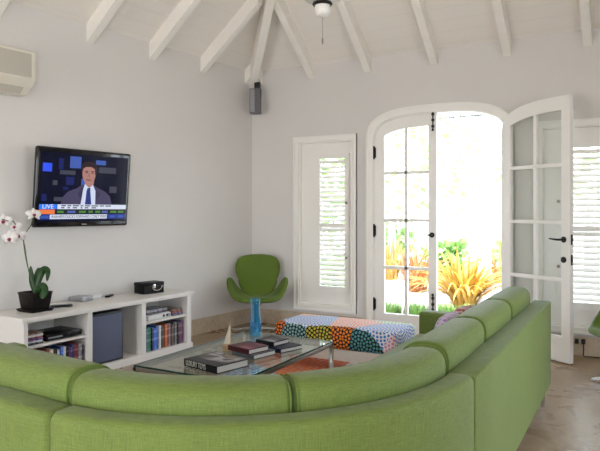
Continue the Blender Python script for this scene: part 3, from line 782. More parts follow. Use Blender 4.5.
# things on the console top
ZC = CH + .0005
bx = thing('trinket_chest', 'small black leather box with silver clasp on the console', 'box', cl(.316, .25, ZC), RC - .13)
m = MB().box(-.075, .075, -.118, .118, 0, .068, bev=.004); build('body', m, mat('black_leather', (.006, .0055, .006), .5, spec=.2, bump=.2, bscale=90), bx)
m = MB().box(-.077, .077, -.120, .120, .070, .105, bev=.005); build('lid', m, MATS['black_leather'], bx)
m = MB().box(.075, .081, -.016, .016, .05, .088, bev=.003); build('clasp', m, CHROME, bx)
m = MB().tube([(.080, .035 -.055 * math.cos(PI * i / 10), .068 - .042 * math.sin(PI * i / 10)) for i in range(11)], .0055, 7); build('handle', m, CHROME, bx)
st = thing('set_top_box', 'silver set top box on the console top', 'set top box', cl(1.01, .37, ZC), RC + .18)
m = MB().box(-.075, .075, -.068, .068, .002, .042, bev=.004); build('casing', m, mat('silver_plastic', (.36, .36, .38), .35, metal=.4), st)
m = MB().box(.0745, .0765, -.03, .03, .014, .03); build('display', m, mat('grey_plastic', (.25, .26, .27), .4), st, smooth=False)
ro = MB().box(-.05, .05, -.055, .055, 0, .036, bev=.006); ob = build('router_box', ro, MATS['white_plastic']); ob.location = cl(.855, .40, ZC); ob.rotation_euler = (0, 0, RC + .05)
tag(ob, 'small white box right of the silver set top box', 'router')
def remote(label, loc, rz, w, L, n):
    rm = thing('remote_control', label, 'remote control', loc, rz)
    m = MB().box(-w, w, -L, L, 0, .018, bev=.005); build('body', m, MATS['black_gloss'], rm)
    m = MB()
    for i in range(n):
        for j in (-1, 0, 1): m.box(j * w * .55 - .004, j * w * .55 + .004, -L * .75 + i * .024, -L * .75 + .009 + i * .024, .0175, .0192)
    build('buttons', m, MATS['grey_plastic'], rm, smooth=False)
remote('black remote control lying beside the white router on the console', cl(.705, .36, ZC), RC + R(28), .020, .065, 4)
remote('black remote control lying between the orchid pot and the set top box', cl(1.325, .22, ZC), RC + R(-28), .026, .085, 5)

# orchid in its dark pot
pc = cl(1.555, .235, ZC); OD = (pc - CAM).dot(FW)
orc = thing('potted_orchid', 'white moth orchid in a dark square pot on the console', 'plant', pc, RC)
inv = (Matrix.Translation(pc) @ Matrix.Rotation(RC, 4, 'Z')).inverted()
DARK = mat('dark_glazed_pot', (.009, .007, .006), .35, spec=.15, noise=.4, nscale=20)
m = MB()
def sq(h, z, r=.02): return [(x, y, z) for x, y in rrect(-h, h, -h, h, r, 3)]
m.loft([sq(.076, .012), sq(.082, .03), sq(.094, .13), sq(.099, .150), sq(.091, .150), sq(.084, .11)]); build('pot', m, DARK, orc, angle=50)
m = MB().loft([sq(.095, 0), sq(.108, .018), sq(.100, .018), sq(.09, .010)]); build('saucer', m, DARK, orc)
m = MB().box(-.082, .082, -.082, .082, .11, .125); build('potting_bark', m, mat('bark_chips', (.06, .035, .02), .9, noise=.6, nscale=60, bump=.8), orc)
def op(px, py, dd=0.): return inv @ at(px, py, OD + dd)
STEM = mat('orchid_stem', (.06, .09, .03), .5); LEAF = mat('orchid_leaf', (.014, .050, .010), .4, spec=.3, noise=.25, nscale=12)
LEAF.node_tree.nodes['Principled BSDF'].inputs['Subsurface Weight'].default_value = 0
def smooth_pts(P, n=6):
    P = [Vector(p) for p in P]; out = []
    for i in range(len(P) - 1):
        p0, p1, p2, p3 = P[max(i - 1, 0)], P[i], P[i + 1], P[min(i + 2, len(P) - 1)]
        for k in range(n):
            t = k / n; out.append(.5 * (2 * p1 + (p2 - p0) * t + (2 * p0 - 5 * p1 + 4 * p2 - p3) * t * t + (3 * p1 - p0 - 3 * p2 + p3) * t ** 3))
    return out + [P[-1]]
bpt = Vector((0, 0, .125))
for pts in ([bpt, op(28.5, 270), op(24.5, 245), op(21, 236, -.05), op(14, 222, -.12), op(8, 221, -.16), op(2, 219, -.19)], [bpt + Vector((.01, .01, 0)), op(27.5, 266), op(23.5, 240), op(27, 231, -.02), op(31, 225, -.03), op(32.5, 217, -.03)]):
    m = MB().tube(smooth_pts(pts), .0035, 6); build('stem', m, STEM, orc)
def blade_leaf(pts, w, m, up=(0, 0, 1)):
    P = smooth_pts(pts, 5); n = len(P); rows = []
    for i, p in enumerate(P):
        t = (P[min(i + 1, n - 1)] - P[max(i - 1, 0)]).normalized(); side = t.cross(FWl).normalized()
        ww = w * math.sin(PI * min(.98, (.10 + .88 * i / (n - 1)))) ** .7
        nrm = side.cross(t).normalized()
        rows.append([p + side * ww * u + nrm * (.25 * ww * u * u) for u in (-1, -.5, 0, .5, 1)])
    m.loft(rows, cap=False, closed=False)
FWl = (inv.to_3x3() @ FW).normalized()
for pts, w in (([bpt, op(37, 283), op(42, 271), op(47.5, 271, -.05), op(47, 281, -.08)], .030), ([bpt, op(41, 288, -.06), op(43, 292, -.11), op(42, 299, -.13)], .045), ([bpt, op(32, 284), op(31, 274), op(30.5, 266)], .022), ([bpt, op(36, 280, .05), op(40, 270, .08), op(42, 276, .10)], .03)):
    m = MB(); blade_leaf(pts, w, m); ob = build('leaf', m, LEAF, orc); sm = ob.modifiers.new('thick', 'SOLIDIFY'); sm.thickness = .002
PET = mat('white_orchid_petal', (.74, .70, .68), .6); LIP = mat('magenta_orchid_lip', (.22, .015, .06), .5)
def flower(px, py, size, face, dd=0., lip_only=True):
    c = op(px, py, dd); nrm = (inv.to_3x3() @ (-FW + RT * face[0] + UP * face[1])).normalized()
    a = nrm.cross(Vector((0, 0, 1))).normalized(); b = a.cross(nrm).normalized()
    m = MB()
    for ang, L, W in ((90, .9, .42), (18, 1.0, .72), (162, 1.0, .72), (218, .9, .40), (322, .9, .40)):
        d = a * math.cos(R(ang)) + b * math.sin(R(ang)); q = nrm.cross(d); rows = []
        for i in range(7):
            t = i / 6; wd = size * W * math.sin(PI * (.08 + .88 * t)) ** .6 * .62
            cc = c + d * size * L * t + nrm * (.18 * size * math.sin(PI * t) - .12 * size * t)
            rows.append([cc - q * wd - nrm * .05 * size, cc, cc + q * wd - nrm * .05 * size])
        m.loft(rows, cap=False, closed=False)
    fo = build('blossom', m, PET, orc); sm = fo.modifiers.new('thick', 'SOLIDIFY'); sm.thickness = .0015
    m = MB(); cc = c + nrm * size * .10 - b * size * .10; m.ellipsoid(cc, (size * .22, size * .22, size * .20), 8, 5); build('lip', m, LIP, fo)
for px, py, s, fc, dd in ((3.5, 221, .068, (.2, -.1), -.16), (9.5, 238.5, .068, (.0, -.25), -.16), (15, 226.5, .060, (-.3, .1), -.10), (18.5, 235.5, .062, (.3, -.2), -.09)): flower(px, py, s, fc, dd)
flower(34, 214.5, .062, (.9, .35), -.03)

# ------------------------------------------------------------------ television
TVS = 2.470; TW, THh = .965, .672
tvp = lw(TVS, .085, 1.546)
tv = thing('television', 'wall mounted flat television showing a news presenter in a suit', 'television', tvp, RZL)
tv.rotation_euler = (0, R(5.0), RZL)
GB = mat('piano_black', (.006, .006, .008), .08, spec=.5)
hw, hh = TW / 2, THh / 2
m = MB(); m.box(0, .045, -hw, hw, -hh, hh, bev=.02, seg=4); build('housing', m, GB, tv)
m = MB().box(-.075, .0, -.2, .2, -.12, .12, bev=.004); build('wall_mount', m, BLACK, tv)
sw0, sw1, sz0, sz1 = -hw + .038, hw - .038, -hh + .046, hh - .042
m = MB().box(.0445, .0458, sw0, sw1, sz0, sz1)
SCR = mat('screen_dark', (.002, .002, .004), .10, spec=.2, emit=(.004, .005, .018), estr=1.)
screen = build('screen', m, SCR, tv, smooth=False)
def em(name, c, s=1.): return mat('screen_' + name, (.002, .002, .002), .12, spec=.2, emit=c, estr=s)
PU = [0., 0.]
def X2(u): u = u + PU[0]; return sw0 + (sw1 - sw0) * u
def Z2(v): v = v + PU[1]; return sz1 + (sz0 - sz1) * v
lay = [0]
def spoly(name, pts, mt):
    lay[0] += 1; x = .0458 + .00012 * lay[0]
    m = MB(); m.add([(x, X2(u), Z2(v)) for u, v in pts], [tuple(range(len(pts)))]); return build(name, m, mt, screen, smooth=False)
def srect(name, u0, u1, v0, v1, mt): return spoly(name, [(u0, v0), (u1, v0), (u1, v1), (u0, v1)], mt)
B1_, B2_, B3_, GR_ = em('blue', (.03, .08, .75), 1.2), em('pale_blue', (.08, .16, .60), .7), em('deep_blue', (.012, .018, .12), 1.), em('studio_grey', (.055, .06, .085), 1.)
m = None
for (nm, u0, u1, v0, v1, mt) in (('studio_monitor', .02, .115, .16, .28, B1_), ('studio_monitor', .305, .43, .04, .21, B2_), ('studio_monitor', .60, .72, .07, .14, B2_), ('studio_panel', .185, .235, .08, .24, B3_), ('studio_panel', .20, .37, .25, .31, GR_), ('studio_panel', .64, .85, .17, .26, GR_), ('studio_panel', .13, .18, .40, .47, GR_), ('studio_panel', .27, .36, .34, .46, B3_), ('studio_panel', .78, .87, .46, .56, GR_), ('studio_panel', .15, .27, .64, .70, GR_), ('studio_panel', .02, .07, .60, .70, B3_), ('studio_panel', .44, .50, .36, .46, B2_), ('studio_panel', .24, .30, .49, .53, B3_)):
    srect(nm, u0, u1, v0, v1, mt)
SUIT, SHIRT, TIE, SKIN, HAIR = em('suit', (.065, .055, .115), 1.), em('shirt', (.62, .68, .85), 1.), em('tie', (.03, .045, .20), 1.), em('skin', (.42, .21, .18), 1.), em('hair', (.030, .018, .022), 1.)
PU[:] = [-.05, -.015]
spoly('presenter_suit', [(.27, .77), (.30, .64), (.35, .57), (.44, .52), (.51, .46), (.63, .46), (.69, .51), (.78, .56), (.84, .63), (.87, .77)], SUIT)
spoly('presenter_shirt', [(.495, .76), (.51, .56), (.535, .445), (.62, .445), (.66, .55), (.665, .76)], SHIRT)
spoly('presenter_tie', [(.545, .76), (.555, .56), (.565, .51), (.60, .51), (.60, .56), (.62, .76)], TIE)
spoly('presenter_neck', [(.525, .36), (.64, .36), (.635, .45), (.585, .51), (.54, .46)], SKIN)
spoly('presenter_head', [(.575 + .078 * math.cos(R(a)), .285 + (.175 if math.sin(R(a)) > 0 else .13) * math.sin(R(a))) for a in range(0, 360, 15)], SKIN)
spoly('presenter_hair', [(.485, .29), (.475, .20), (.50, .14), (.55, .115), (.61, .115), (.66, .15), (.675, .22), (.665, .31), (.645, .31), (.64, .225), (.60, .195), (.54, .195), (.505, .225), (.495, .29)], HAIR)
FACE = em('face_shade', (.10, .045, .045), 1.)
for u in (.525, .595): spoly('presenter_eyebrow', [(u, .255), (u + .04, .255), (u + .04, .268), (u, .268)], FACE); 
for u in (.533, .602): spoly('presenter_eye', [(u, .275), (u + .025, .275), (u + .025, .288), (u, .288)], HAIR)
spoly('presenter_nose', [(.565, .29), (.578, .29), (.59, .345), (.555, .345)], em('nose', (.34, .16, .14), 1.))
spoly('presenter_mouth', [(.54, .383), (.605, .383), (.595, .398), (.55, .398)], FACE)
spoly('presenter_lapel', [(.50, .50), (.515, .53), (.50, .70), (.455, .60)], em('lapel', (.045, .04, .085), 1.)); spoly('presenter_lapel', [(.645, .50), (.66, .54), (.675, .70), (.72, .60)], MATS['screen_lapel'])
PU[:] = [0., 0.]
WB, OR_, BL_, LG, GRN = em('white_bar', (.62, .66, .78), 1.1), em('orange', (.85, .20, .06), 1.), em('live_blue', (.03, .18, .85), 1.1), em('ticker_black', (.015, .02, .03), 1.), em('ticker_green', (.08, .24, .05), 1.)
srect('live_badge', .0, .185, .745, .815, BL_); srect('headline_bar', .19, 1.0, .745, .815, WB)
srect('orange_badge', .0, .165, .82, .885, OR_); srect('ticker_bar', .17, 1.0, .82, .885, LG)
srect('footer_bar', .0, 1.0, .89, .962, em('footer_blue', (.025, .05, .28), 1.)); srect('footer_text_bar', .115, .765, .893, .958, WB)
for i, u in enumerate((.19, .30, .43, .54, .62, .70, .80, .90)): srect('ticker_mark', u, u + (.07, .09, .08, .05, .06, .07, .08, .07)[i], .838, .87, (GRN, em('ticker_blue', (.10, .14, .45), 1.))[i in (1, 5)])
INKD = em('ink', (.03, .03, .05), 1.)
u = .23
for k, wd in enumerate((.05, .04, .07, .03, .06, .08, .05, .07)):
    srect('headline_mark', u, u + wd, .756, .772, INKD); srect('headline_mark', u, u + wd * .7, .786, .802, INKD) if k < 6 else 0; u += wd + .018
for u0, wd in ((.015, .03), (.05, .025), (.08, .02), (.80, .06), (.90, .06)): srect('footer_mark', u0, u0 + wd, .91, .942, B2_)
sw = sw1 - sw0; sh_ = sz1 - sz0
Rm = Matrix(((0, 0, 1, 0), (1, 0, 0, 0), (0, 1, 0, 0), (0, 0, 0, 1)))
text_mesh('live_text', 'LIVE', .050, em('text_white', (.8, .85, .95), 1.), screen, Matrix.Translation((.0512, X2(.03), Z2(.78))) @ Rm, sx=1.15)
text_mesh('footer_text', 'ANAHEIM DUCKS FORWARD COREY PERRY', .036, INKD, screen, Matrix.Translation((.0512, X2(.13), Z2(.926))) @ Rm, sx=.80)
m = MB().box(.0448, .0462, -.025, .025, -hh + .018, -hh + .026); build('badge', m, CHROME, tv, smooth=False)

# ------------------------------------------------------------------ air conditioner
acp = lw(3.43, 0, 2.27)
ac = thing('air_conditioner', 'cream split air conditioner high on the left wall', 'air conditioner', acp, RZL)
ACM = mat('cream_plastic', (.70, .66, .57), .4); ACG = mat('grey_cream_panel', (.50, .47, .40), .45)
m = MB(); m.loft([[(0, y, .06), (.17, y, .06), (.215, y, .11), (.22, y, .33), (.20, y, .345), (0, y, .345)] for y in (-.55, .42)]); build('housing', m, ACM, ac, smooth=False)
m = MB().box(.214, .226, -.52, .385, .13, .315, bev=.003); build('front_panel', m, ACG, ac)
m = MB(); m.loft([[(.02, y, 0), (.13, y, .0), (.19, y, .062), (.02, y, .062)] for y in (-.53, .40)]); build('lower_tray', m, ACM, ac, smooth=False)
m = MB(); m.loft([[(.132, y, .006), (.178, y, .052), (.183, y, .048), (.137, y, .002)] for y in (-.5, .34)]); build('air_flap', m, ACG, ac, smooth=False)

# corner speaker
cp = at(255.5, 101, 7.28)
spk = thing('wall_speaker', 'small grey speaker on a bracket in the corner under the rafters', 'speaker', (cp.x, cp.y, cp.z - .15), R(22))
m = MB(); m.loft([[(-.062, -.05, z), (.062, -.05, z), (.062, .045, z), (.03, .07, z), (-.03, .07, z), (-.062, .045, z)] for z in (0, .29)]); build('cabinet', m, mat('grey_speaker_plastic', (.09, .09, .095), .5), spk, smooth=False)
m = MB().box(-.056, .0, -.056, -.049, .012, .278, bev=.003); build('grille', m, mat('pale_grey_grille', (.26, .26, .27), .6), spk)
m = MB().tube([(0, .05, .25), (0, .10, .30), (-.01, .15, .36)], .012, 8); m.box(-.04, .03, .125, .165, .31, .40, bev=.004); build('bracket', m, BLACK, spk)

# ------------------------------------------------------------------ ceiling fan
fp = at(322.5, 8, 3.4)
rz = ridge(fp.y)
fan = thing('ceiling_fan', 'white ceiling fan with pull chain hanging from the ridge', 'ceiling fan', (fp.x, fp.y, fp.z), R(12))
WP = mat('fan_white_enamel', (.72, .70, .67), .35)
m = MB().lathe([(.002, -.050), (.020, -.048), (.036, -.034), (.042, -.010), (.042, .012)], 24); build('switch_cap', m, WP, fan)
m = MB().lathe([(.05, .012), (.056, .020), (.05, .03)], 24); build('vent_ring', m, BLACK, fan)
m = MB().lathe([(.05, .03), (.100, .045), (.115, .10), (.115, .19), (.09, .225), (.03, .25), (.018, .26)], 28); build('motor', m, WP, fan)
m = MB().tube([(0, 0, .25), (0, 0, rz.z - fp.z - .06)], .013, 10); m.lathe([(.02, 0), (.065, .05), (.065, .09)], 20, (0, 0, rz.z - fp.z - .13)); build('down_rod', m, WP, fan)
for k in range(4):
    a = R(14 + 90 * k); Mr = Matrix.Rotation(a, 4, 'Z') @ Matrix.Translation((0, 0, .255)) @ Matrix.Rotation(R(10), 4, 'X')
    m = MB(); m.prism([(.19, -.05), (.58, -.065), (.60, -.04), (.60, .04), (.58, .065), (.19, .05)], 'z', -.003, .003); m.xf(Mr); bl = build('blade', m, WP, fan, smooth=False)
    m = MB(); m.box(.10, .24, -.018, .018, -.009, -.003, bev=.002); m.xf(Mr); build('blade_iron', m, WP, bl)
m = MB().tube([(0, -.0, -.045), (0, 0, -.165)], .0016, 5); m.lathe([(.002, 0), (.005, .008), (.005, .03), (.002, .038)], 8, (0, 0, -.20)); build('pull_chain', m, STEEL, fan)

# ------------------------------------------------------------------ swan chairs
def swan_chair(label, loc, rz, sc=.87):
    r = thing('swivel_armchair', label, 'armchair', loc, rz, 'green swivel armchairs')
    tab_ = [(-90, 0, -.285, .385), (-60, .17, -.285, .388), (-35, .285, -.21, .41), (-12, .355, -.10, .505), (8, .375, -.01, .595), (24, .345, .07, .585), (36, .275, .14, .475), (46, .175, .21, .405), (56, .195, .255, .545), (66, .288, .285, .725), (75, .235, .315, .812), (83, .12, .335, .838), (90, 0, .34, .844)]
    full = tab_ + [(180 - a, -x, y, z) for a, x, y, z in tab_[-2::-1]]        # from -90 round to 270
    full = full[:-1]
    # densify
    pts = [Vector((x, y, z)) for a, x, y, z in full]; n = len(pts); rim = []
    for i in range(n):
        p0, p1, p2, p3 = pts[i - 1], pts[i], pts[(i + 1) % n], pts[(i + 2) % n]
        for k in range(4):
            t = k / 4; rim.append(.5 * (2 * p1 + (p2 - p0) * t + (2 * p0 - 5 * p1 + 4 * p2 - p3) * t * t + (3 * p1 - p0 - 3 * p2 + p3) * t ** 3))
    rows = []; c = Vector((0, -.01, .36)); NR = 12
    for j in range(1, NR + 1):
        t = j / NR; row_ = []
        for q in rim:
            ctrl = Vector((q.x * .86, q.y * .86, .350)); p = c * (1 - t) ** 2 + ctrl * 2 * t * (1 - t) + q * t * t
            row_.append(p)
        rows.append(row_)
    m = MB(); m.loft([[tuple(p) for p in rw] for rw in rows], cap=False)
    o = len(m.v); m.v.append(tuple(c)); nn = len(rim)
    for k in range(nn): m.f.append((o, k, (k + 1) % nn)); m.mi.append(0)
    m.v = [(x * sc, y * sc, z) for x, y, z in m.v]
    sh = build('shell', m, GREEN2, r, angle=180)
    so = sh.modifiers.new('pad', 'SOLIDIFY'); so.thickness = .05; so.offset = 0.
    bv = sh.modifiers.new('soft', 'SUBSURF'); bv.levels = bv.render_levels = 1
    m = MB().lathe([(.030, .03), (.030, .27), (.05, .315), (.09, .335)], 16); m.lathe([(.05, .03), (.05, .045), (.03, .06)], 16); build('column', m, CHROME, r)
    for k in range(4):
        a = R(90 * k - 3); Mr = Matrix.Rotation(a, 4, 'Z')
        m = MB(); m.hull8([(.02, -.022, .03), (.02, .022, .03), (.02, .022, .055), (.02, -.022, .055)], [(.30, -.014, .014), (.30, .014, .014), (.30, .014, .028), (.30, -.014, .028)]); m.lathe([(.013, 0), (.015, .014)], 10, (.285, 0, 0)); m.xf(Mr); build('base_foot', m, CHROME, r, smooth=False)
    return r
swan_chair('moss green swivel armchair in the corner beside the white console', (.385, -.475, 0), R(32))
swan_chair('green swivel armchair by the right shutter window, cut by the picture edge', (4.075, -.80, 0), R(-60), .9)

# plugs on the skirting
for x, cord, lb in ((3.622, False, 'black plug in the skirting socket nearer the open door'), (3.678, True, 'black plug with cord hanging from the skirting socket')):
    r = thing('power_plug', lb, 'plug', (x, -.018, .112)); m = MB().box(-.017, .017, -.03, 0, 0, .045, bev=.005); build('body', m, BLACK, r)
    if cord: m = MB().tube(smooth_pts([(0, -.02, .002), (.002, -.03, -.05), (.004, -.035, -.105), (.06, -.03, -.109), (.25, -.025, -.109)]), .005, 6); build('cord', m, BLACK, r)

# throw cushions lying along the straight back
def pillow(label, c, rx, rz, size, mt):
    r = thing('throw_pillow', label, 'cushion', c, rz); m = MB(); n = 14; rows = []
    for sgn in (1,):
        for i in range(n + 1):
            u = -1 + 2 * i / n; rw = []
            for j in range(2 * n):
                jj = j if j <= n else 2 * n - j; vv = -1 + 2 * jj / n; s_ = 1 if j <= n else -1
                pin = (1 - .10 * (1 - vv * vv) ) if False else 1
                t = ((1 - u ** 4) * (1 - vv ** 4)) ** .5 * .075
                rw.append((u * size * (1 - .07 * (1 - vv * vv) * abs(u)), vv * size * (1 - .07 * (1 - u * u) * abs(vv)), s_ * (t + .004)))
            rows.append(rw)
    m.loft(rows); m.xf(Matrix.Translation((0, 0, size)) @ Matrix.Rotation(rx, 4, 'X'))
    build('pillow_cover', m, mt, r, angle=80, uv=lambda c, n: (c.x, c.z)); return r
LIL = dahlia('lilac_print_fabric', 5., (.60, .55, .62), (.72, .68, .72), [(.40, .22, .50), (.35, .30, .55), (.45, .10, .12), (.55, .40, .60)], .022)
REDP = dahlia('red_print_fabric', 6., (.55, .42, .42), (.60, .50, .48), [(.40, .05, .04), (.45, .10, .06), (.30, .05, .10)], .02)
pillow('lilac patterned throw pillow leaning on the straight sofa back, nearer one', (3.09, -2.52, .452), R(74), R(-86), .130, LIL)
pillow('red patterned throw pillow leaning on the straight sofa back, farther one', (3.09, -2.14, .452), R(74), R(-92), .128, REDP)

# ------------------------------------------------------------------ garden
GRD = mat('sunlit_gravel_earth', (.30, .30, .30), .95, noise=.25, nscale=6)
m = MB().box(-40, 40, -45, 60, -.30, -.16); g_ = build('ground', m, GRD, smooth=False); tag(g_, 'sunlit pale ground outside the doors', 'ground', kind='structure')
m = MB().box(-2, 8, .2, 1.35, -.16, -.03, bev=.01); tag(build('terrace', m, stone('terrace_stone', (.45, .40, .33), (.55, .5, .42), (.62, .57, .5))), 'pale stone step outside the arched doors', 'terrace', kind='structure')
def leaf_mat(name, col, tr=.35):
    t_ = NT(name); tc = t_.node('ShaderNodeTexCoord'); nz = t_.node('ShaderNodeTexNoise'); nz.inputs['Scale'].default_value = 2.5; t_.l.new(tc.outputs['Object'], nz.inputs['Vector'])
    c = t_.ramp(nz.outputs['Fac'], [(.3, tuple(x * .7 for x in col)), (.7, tuple(min(1, x * 1.25) for x in col))]); t_.l.new(c, t_.b.inputs['Base Color']); t_.b.inputs['Roughness'].default_value = .5
    ts = t_.node('ShaderNodeBsdfTranslucent'); t_.l.new(c, ts.inputs[0]); mx = t_.node('ShaderNodeMixShader'); mx.inputs[0].default_value = tr
    t_.l.new(t_.b.outputs[0], mx.inputs[1]); t_.l.new(ts.outputs[0], mx.inputs[2]); t_.l.new(mx.outputs[0], t_.out.inputs[0]); return t_.m
LF1 = leaf_mat('pale_green_leaves', (.30, .43, .17)); LF2 = leaf_mat('fresh_green_leaves', (.18, .33, .09)); YEL = leaf_mat('yellow_strap_leaves', (.46, .28, .05)); ORG = leaf_mat('orange_strap_leaves', (.46, .17, .06)); GRS = leaf_mat('lawn_green', (.20, .34, .08))
BARK = mat('pale_bark', (.34, .31, .29), .9, noise=.2, nscale=12, stretch=(1, 1, .3))
rnd = random.Random(3)
def strap_clump(label, c, h, n, mt, spread=.75, group=None, w=.022):
    m = MB()
    for i in range(n):
        a = rnd.uniform(0, 2 * PI); L = h * rnd.uniform(.6, 1.1); lean = rnd.uniform(.2, 1.25) * spread; d = Vector((math.cos(a), math.sin(a), 0)); q = Vector((-d.y, d.x, 0)); q0 = d * rnd.uniform(0, .16) + q * rnd.uniform(-.1, .1)
        rows = []
        for k in range(7):
            t = k / 6; p = d * (L * lean * t ** 1.2) + q0 + Vector((0, 0, L * (t - .62 * lean * t ** 2.4))); ww = w * (1 - t ** 2.2) + .002
            rows.append([p - q * ww, p + Vector((0, 0, .3 * ww)) * -1, p + q * ww])
        m.loft(rows, cap=False, closed=False)
    o = build('strap_leaf_plant', m, mt, angle=80); o.location = c; tag(o, label, 'plant', group); return o
def foliage(m, c, rad, n, size, rg=rnd):
    for _ in range(n):
        while True:
            p = Vector((rg.uniform(-1, 1), rg.uniform(-1, 1), rg.uniform(-1, 1)))
            if .35 < p.length < 1: break
        p = Vector((c[0] + p.x * rad[0], c[1] + p.y * rad[1], c[2] + p.z * rad[2])); d = Vector((rg.gauss(0, 1), rg.gauss(0, 1), rg.gauss(0, .7))).normalized(); q = d.orthogonal().normalized(); q = (Matrix.Rotation(rg.uniform(0, 6), 3, d) @ q); s = size * rg.uniform(.6, 1.3)
        m.add([p, p + d * s * .5 + q * s * .28, p + d * s, p + d * s * .5 - q * s * .28], [(0, 1, 2, 3)])
def gpos(px, D, z=-.16):
    p = at(px, 210, D); return Vector((p.x, p.y, z))
strap_clump('yellow spiky strap leaved plant outside the open doorway', gpos(464, 9.7), 1.05, 260, YEL, .95)
strap_clump('orange tinged spiky plant seen through the left glazed door', gpos(416, 11.6), 1.05, 110, ORG, .7)
strap_clump('small orange spiky plant beyond the pale tree trunk', gpos(502, 12.9), .9, 40, ORG, .7)
strap_clump('pale yellow spiky plant seen low through the left glazed door', gpos(390, 13.6), 1.1, 50, YEL, .6)
# low green groundcover
def ground_cover(label, c, rad, n):
    m = MB(); rg = random.Random(int(c.x * 100))
    for _ in range(n):
        a = rg.uniform(0, 2 * PI); q0 = Vector((rad[0] * rg.uniform(-1, 1), rad[1] * rg.uniform(-1, 1), 0)); h = rad[2] * rg.uniform(1.0, 2.0); d = Vector((math.cos(a), math.sin(a), 0)); q = Vector((-d.y, d.x, 0)); rows = []
        for k in range(4):
            t = k / 3; p = q0 + d * (.05 * t * t) + Vector((0, 0, h * t * (1 - .25 * t))); ww = .010 * (1 - t) + .001; rows.append([p - q * ww, p + q * ww])
        m.loft(rows, cap=False, closed=False)
    o = build('leafy_groundcover', m, GRS, smooth=False); o.location = c; tag(o, label, 'plant', 'low leafy plants by the terrace'); return o
for i, (px, D, lb) in enumerate(((388, 8.75, 'low green leafy plant outside the left glazed door, hinge side'), (416, 8.65, 'low green leafy plant outside the left glazed door, bolt side'), (443, 8.55, 'low green leafy plant just right of the left glazed door'), (470, 8.5, 'low green leafy plant in front of the yellow spiky plant'), (498, 8.6, 'low green leafy plant at the foot of the pale trunk'))):
    ground_cover(lb, gpos(px, D), (.130, .20, .15), 500)
def tree(label, c, trunk_h, trunk_r, crown, n, size, mt, lean=(0, 0)):
    r = thing('garden_tree', label, 'tree', c); m = MB(); top = Vector((lean[0], lean[1], trunk_h))
    m.tube([(0, 0, 0), (lean[0] * .3, lean[1] * .3, trunk_h * .4), tuple(top)], [trunk_r * 1.2, trunk_r, trunk_r * .8], 12); build('trunk', m, BARK, r)
    m = MB()
    for (o_, rd) in crown: foliage(m, Vector(o_) + top, rd, n, size)
    build('crown', m, mt, r, smooth=False); return r
pt = tree('pale trunked tree standing in the doorway view', gpos(486, 11.0), 4.4, .075, [((0, 0, .9), (1.3, 1.3, .9))], 400, .22, LF1, (.10, 0))
bp0 = gpos(486, 11.0); bz = Vector((.07, 0, 0)); m = MB().tube([tuple(at(485, 114.6, 11.0) - bp0 + bz), tuple(at(468, 116.2, 10.95) - bp0), tuple(at(453, 117.2, 10.9) - bp0), tuple(at(438, 118.4, 10.85) - bp0)], [.022, .014, .016, .008], 6); build('branch', m, mat('dark_dry_branch', (.05, .045, .04), .9), pt)
tree('pale green tree far behind the yellow plant', gpos(456, 16.5), 1.9, .10, [((0, 0, .9), (1.3, 1.2, 1.5))], 260, .26, LF1)
tree('pale green tree far beyond the left glazed door', gpos(392, 15), 1.7, .10, [((0, 0, .9), (1.2, 1.1, 1.5))], 300, .26, LF1)
tree('bushy tree seen through the left shutters', gpos(318, 13), 1.3, .12, [((0, 0, .8), (1.2, 1.2, 1.6))], 500, .28, LF2)
tree('bushy tree behind the right shutters', gpos(590, 13), 1.3, .12, [((0, 0, 1.3), (1.4, 1.3, 1.3))], 300, .28, LF1)
def bush(label, c, rad, n, mt, size=.25):
    m = MB(); foliage(m, (0, 0, rad[2] * .85), rad, n, size); o = build('garden_bush', m, mt, smooth=False); o.location = c; tag(o, label, 'bush'); return o
bush('rounded green bush behind the spiky plants', gpos(446, 14.3), (.6, .5, .45), 350, LF2)
bush('pale green bush right of the pale trunk', gpos(512, 15.5), (.8, .7, .5), 400, LF1)
bush('green bush low behind the left glazed door', gpos(382, 17.5), (.9, .8, .7), 500, LF2)
bush('green bush low behind the left shutters', gpos(338, 10.3), (.5, .5, .4), 400, LF2)
# white wall added as backdrop, standing in for the blown-out garden glare
m = MB().box(-14, 22, 0, .2, -.16, 2.6); o = build('backdrop_wall', m, mat('backdrop_white', (.82, .80, .76), .9, noise=.04, nscale=2), smooth=False); o.location = (0, 13, 0); tag(o, 'white backdrop wall added for the blown out glare behind the garden', 'backdrop wall', kind='structure')

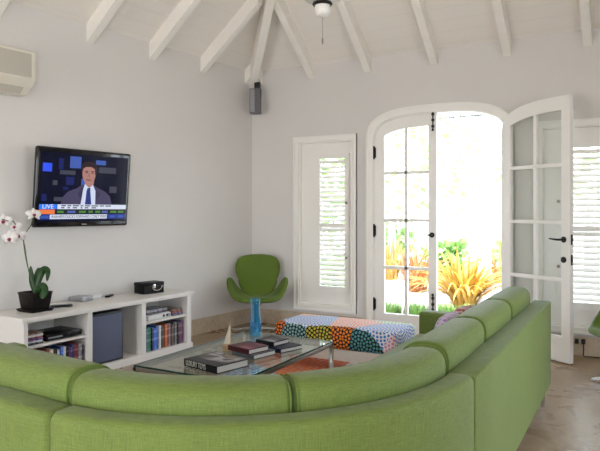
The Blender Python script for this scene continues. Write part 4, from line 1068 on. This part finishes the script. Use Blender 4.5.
# ------------------------------------------------------------------ light
w = bpy.data.worlds.new('sky'); S.world = w; w.use_nodes = True
n, l = w.node_tree.nodes, w.node_tree.links; bg = n['Background']
sky = n.new('ShaderNodeTexSky'); sky.sky_type = 'NISHITA'; sky.sun_disc = False; sky.sun_elevation = R(58); sky.sun_rotation = R(200); sky.dust_density = 2.5; sky.ozone_density = 1.
mx = n.new('ShaderNodeMix'); mx.data_type = 'RGBA'; mx.inputs[0].default_value = .55; mx.inputs[7].default_value = (1.75, 1.9, 2.1, 1)
sc_ = n.new('ShaderNodeVectorMath'); sc_.operation = 'SCALE'; sc_.inputs['Scale'].default_value = .35
l.new(sky.outputs[0], sc_.inputs[0]); l.new(sc_.outputs[0], mx.inputs[6]); l.new(mx.outputs[2], bg.inputs[0]); bg.inputs[1].default_value = 4.
sun = bpy.data.lights.new('sun', 'SUN'); sun.energy = 22.; sun.angle = R(.6); sun.color = (1, .97, .92); so = bpy.data.objects.new('sun', sun); C.objects.link(so)
so.rotation_euler = (R(32), 0, R(-22)); so.location = (0, -10, 12)
def opening_fill(name, loc, rot, sx, sy, power, col):  # unseen area lamp set in an opening, added to brighten the room
    d = bpy.data.lights.new(name, 'AREA'); d.shape = 'RECTANGLE'; d.size = sx; d.size_y = sy; d.energy = power; d.color = col
    o = bpy.data.objects.new(name, d); C.objects.link(o); o.location = loc; o.rotation_euler = rot; return o
for i, (yc, wd) in enumerate(((-7.9, 2.0),)):
    opening_fill('opening_fill', (XR + .10, yc, 1.2), (0, R(90), 0), 2.3, wd, 110, (.93, .97, 1.))
for xc in (.8,): opening_fill('opening_fill', (xc, YB - .10, 1.25), (R(90), 0, 0), 2.5, 2.5, 45, (1, .98, .95))

opening_fill('opening_fill', (XR + .10, -2.95, 1.2), (0, R(90), 0), 2.3, 1.1, 10, (.92, .97, 1.))
S.view_settings.view_transform = 'Standard'; S.view_settings.look = 'None'; S.view_settings.gamma = 1; S.view_settings.use_curve_mapping = False
S.view_settings.exposure = .02
S.cycles.use_denoising = True
S.cycles.max_bounces = 10; S.cycles.diffuse_bounces = 6; S.cycles.transparent_max_bounces = 16
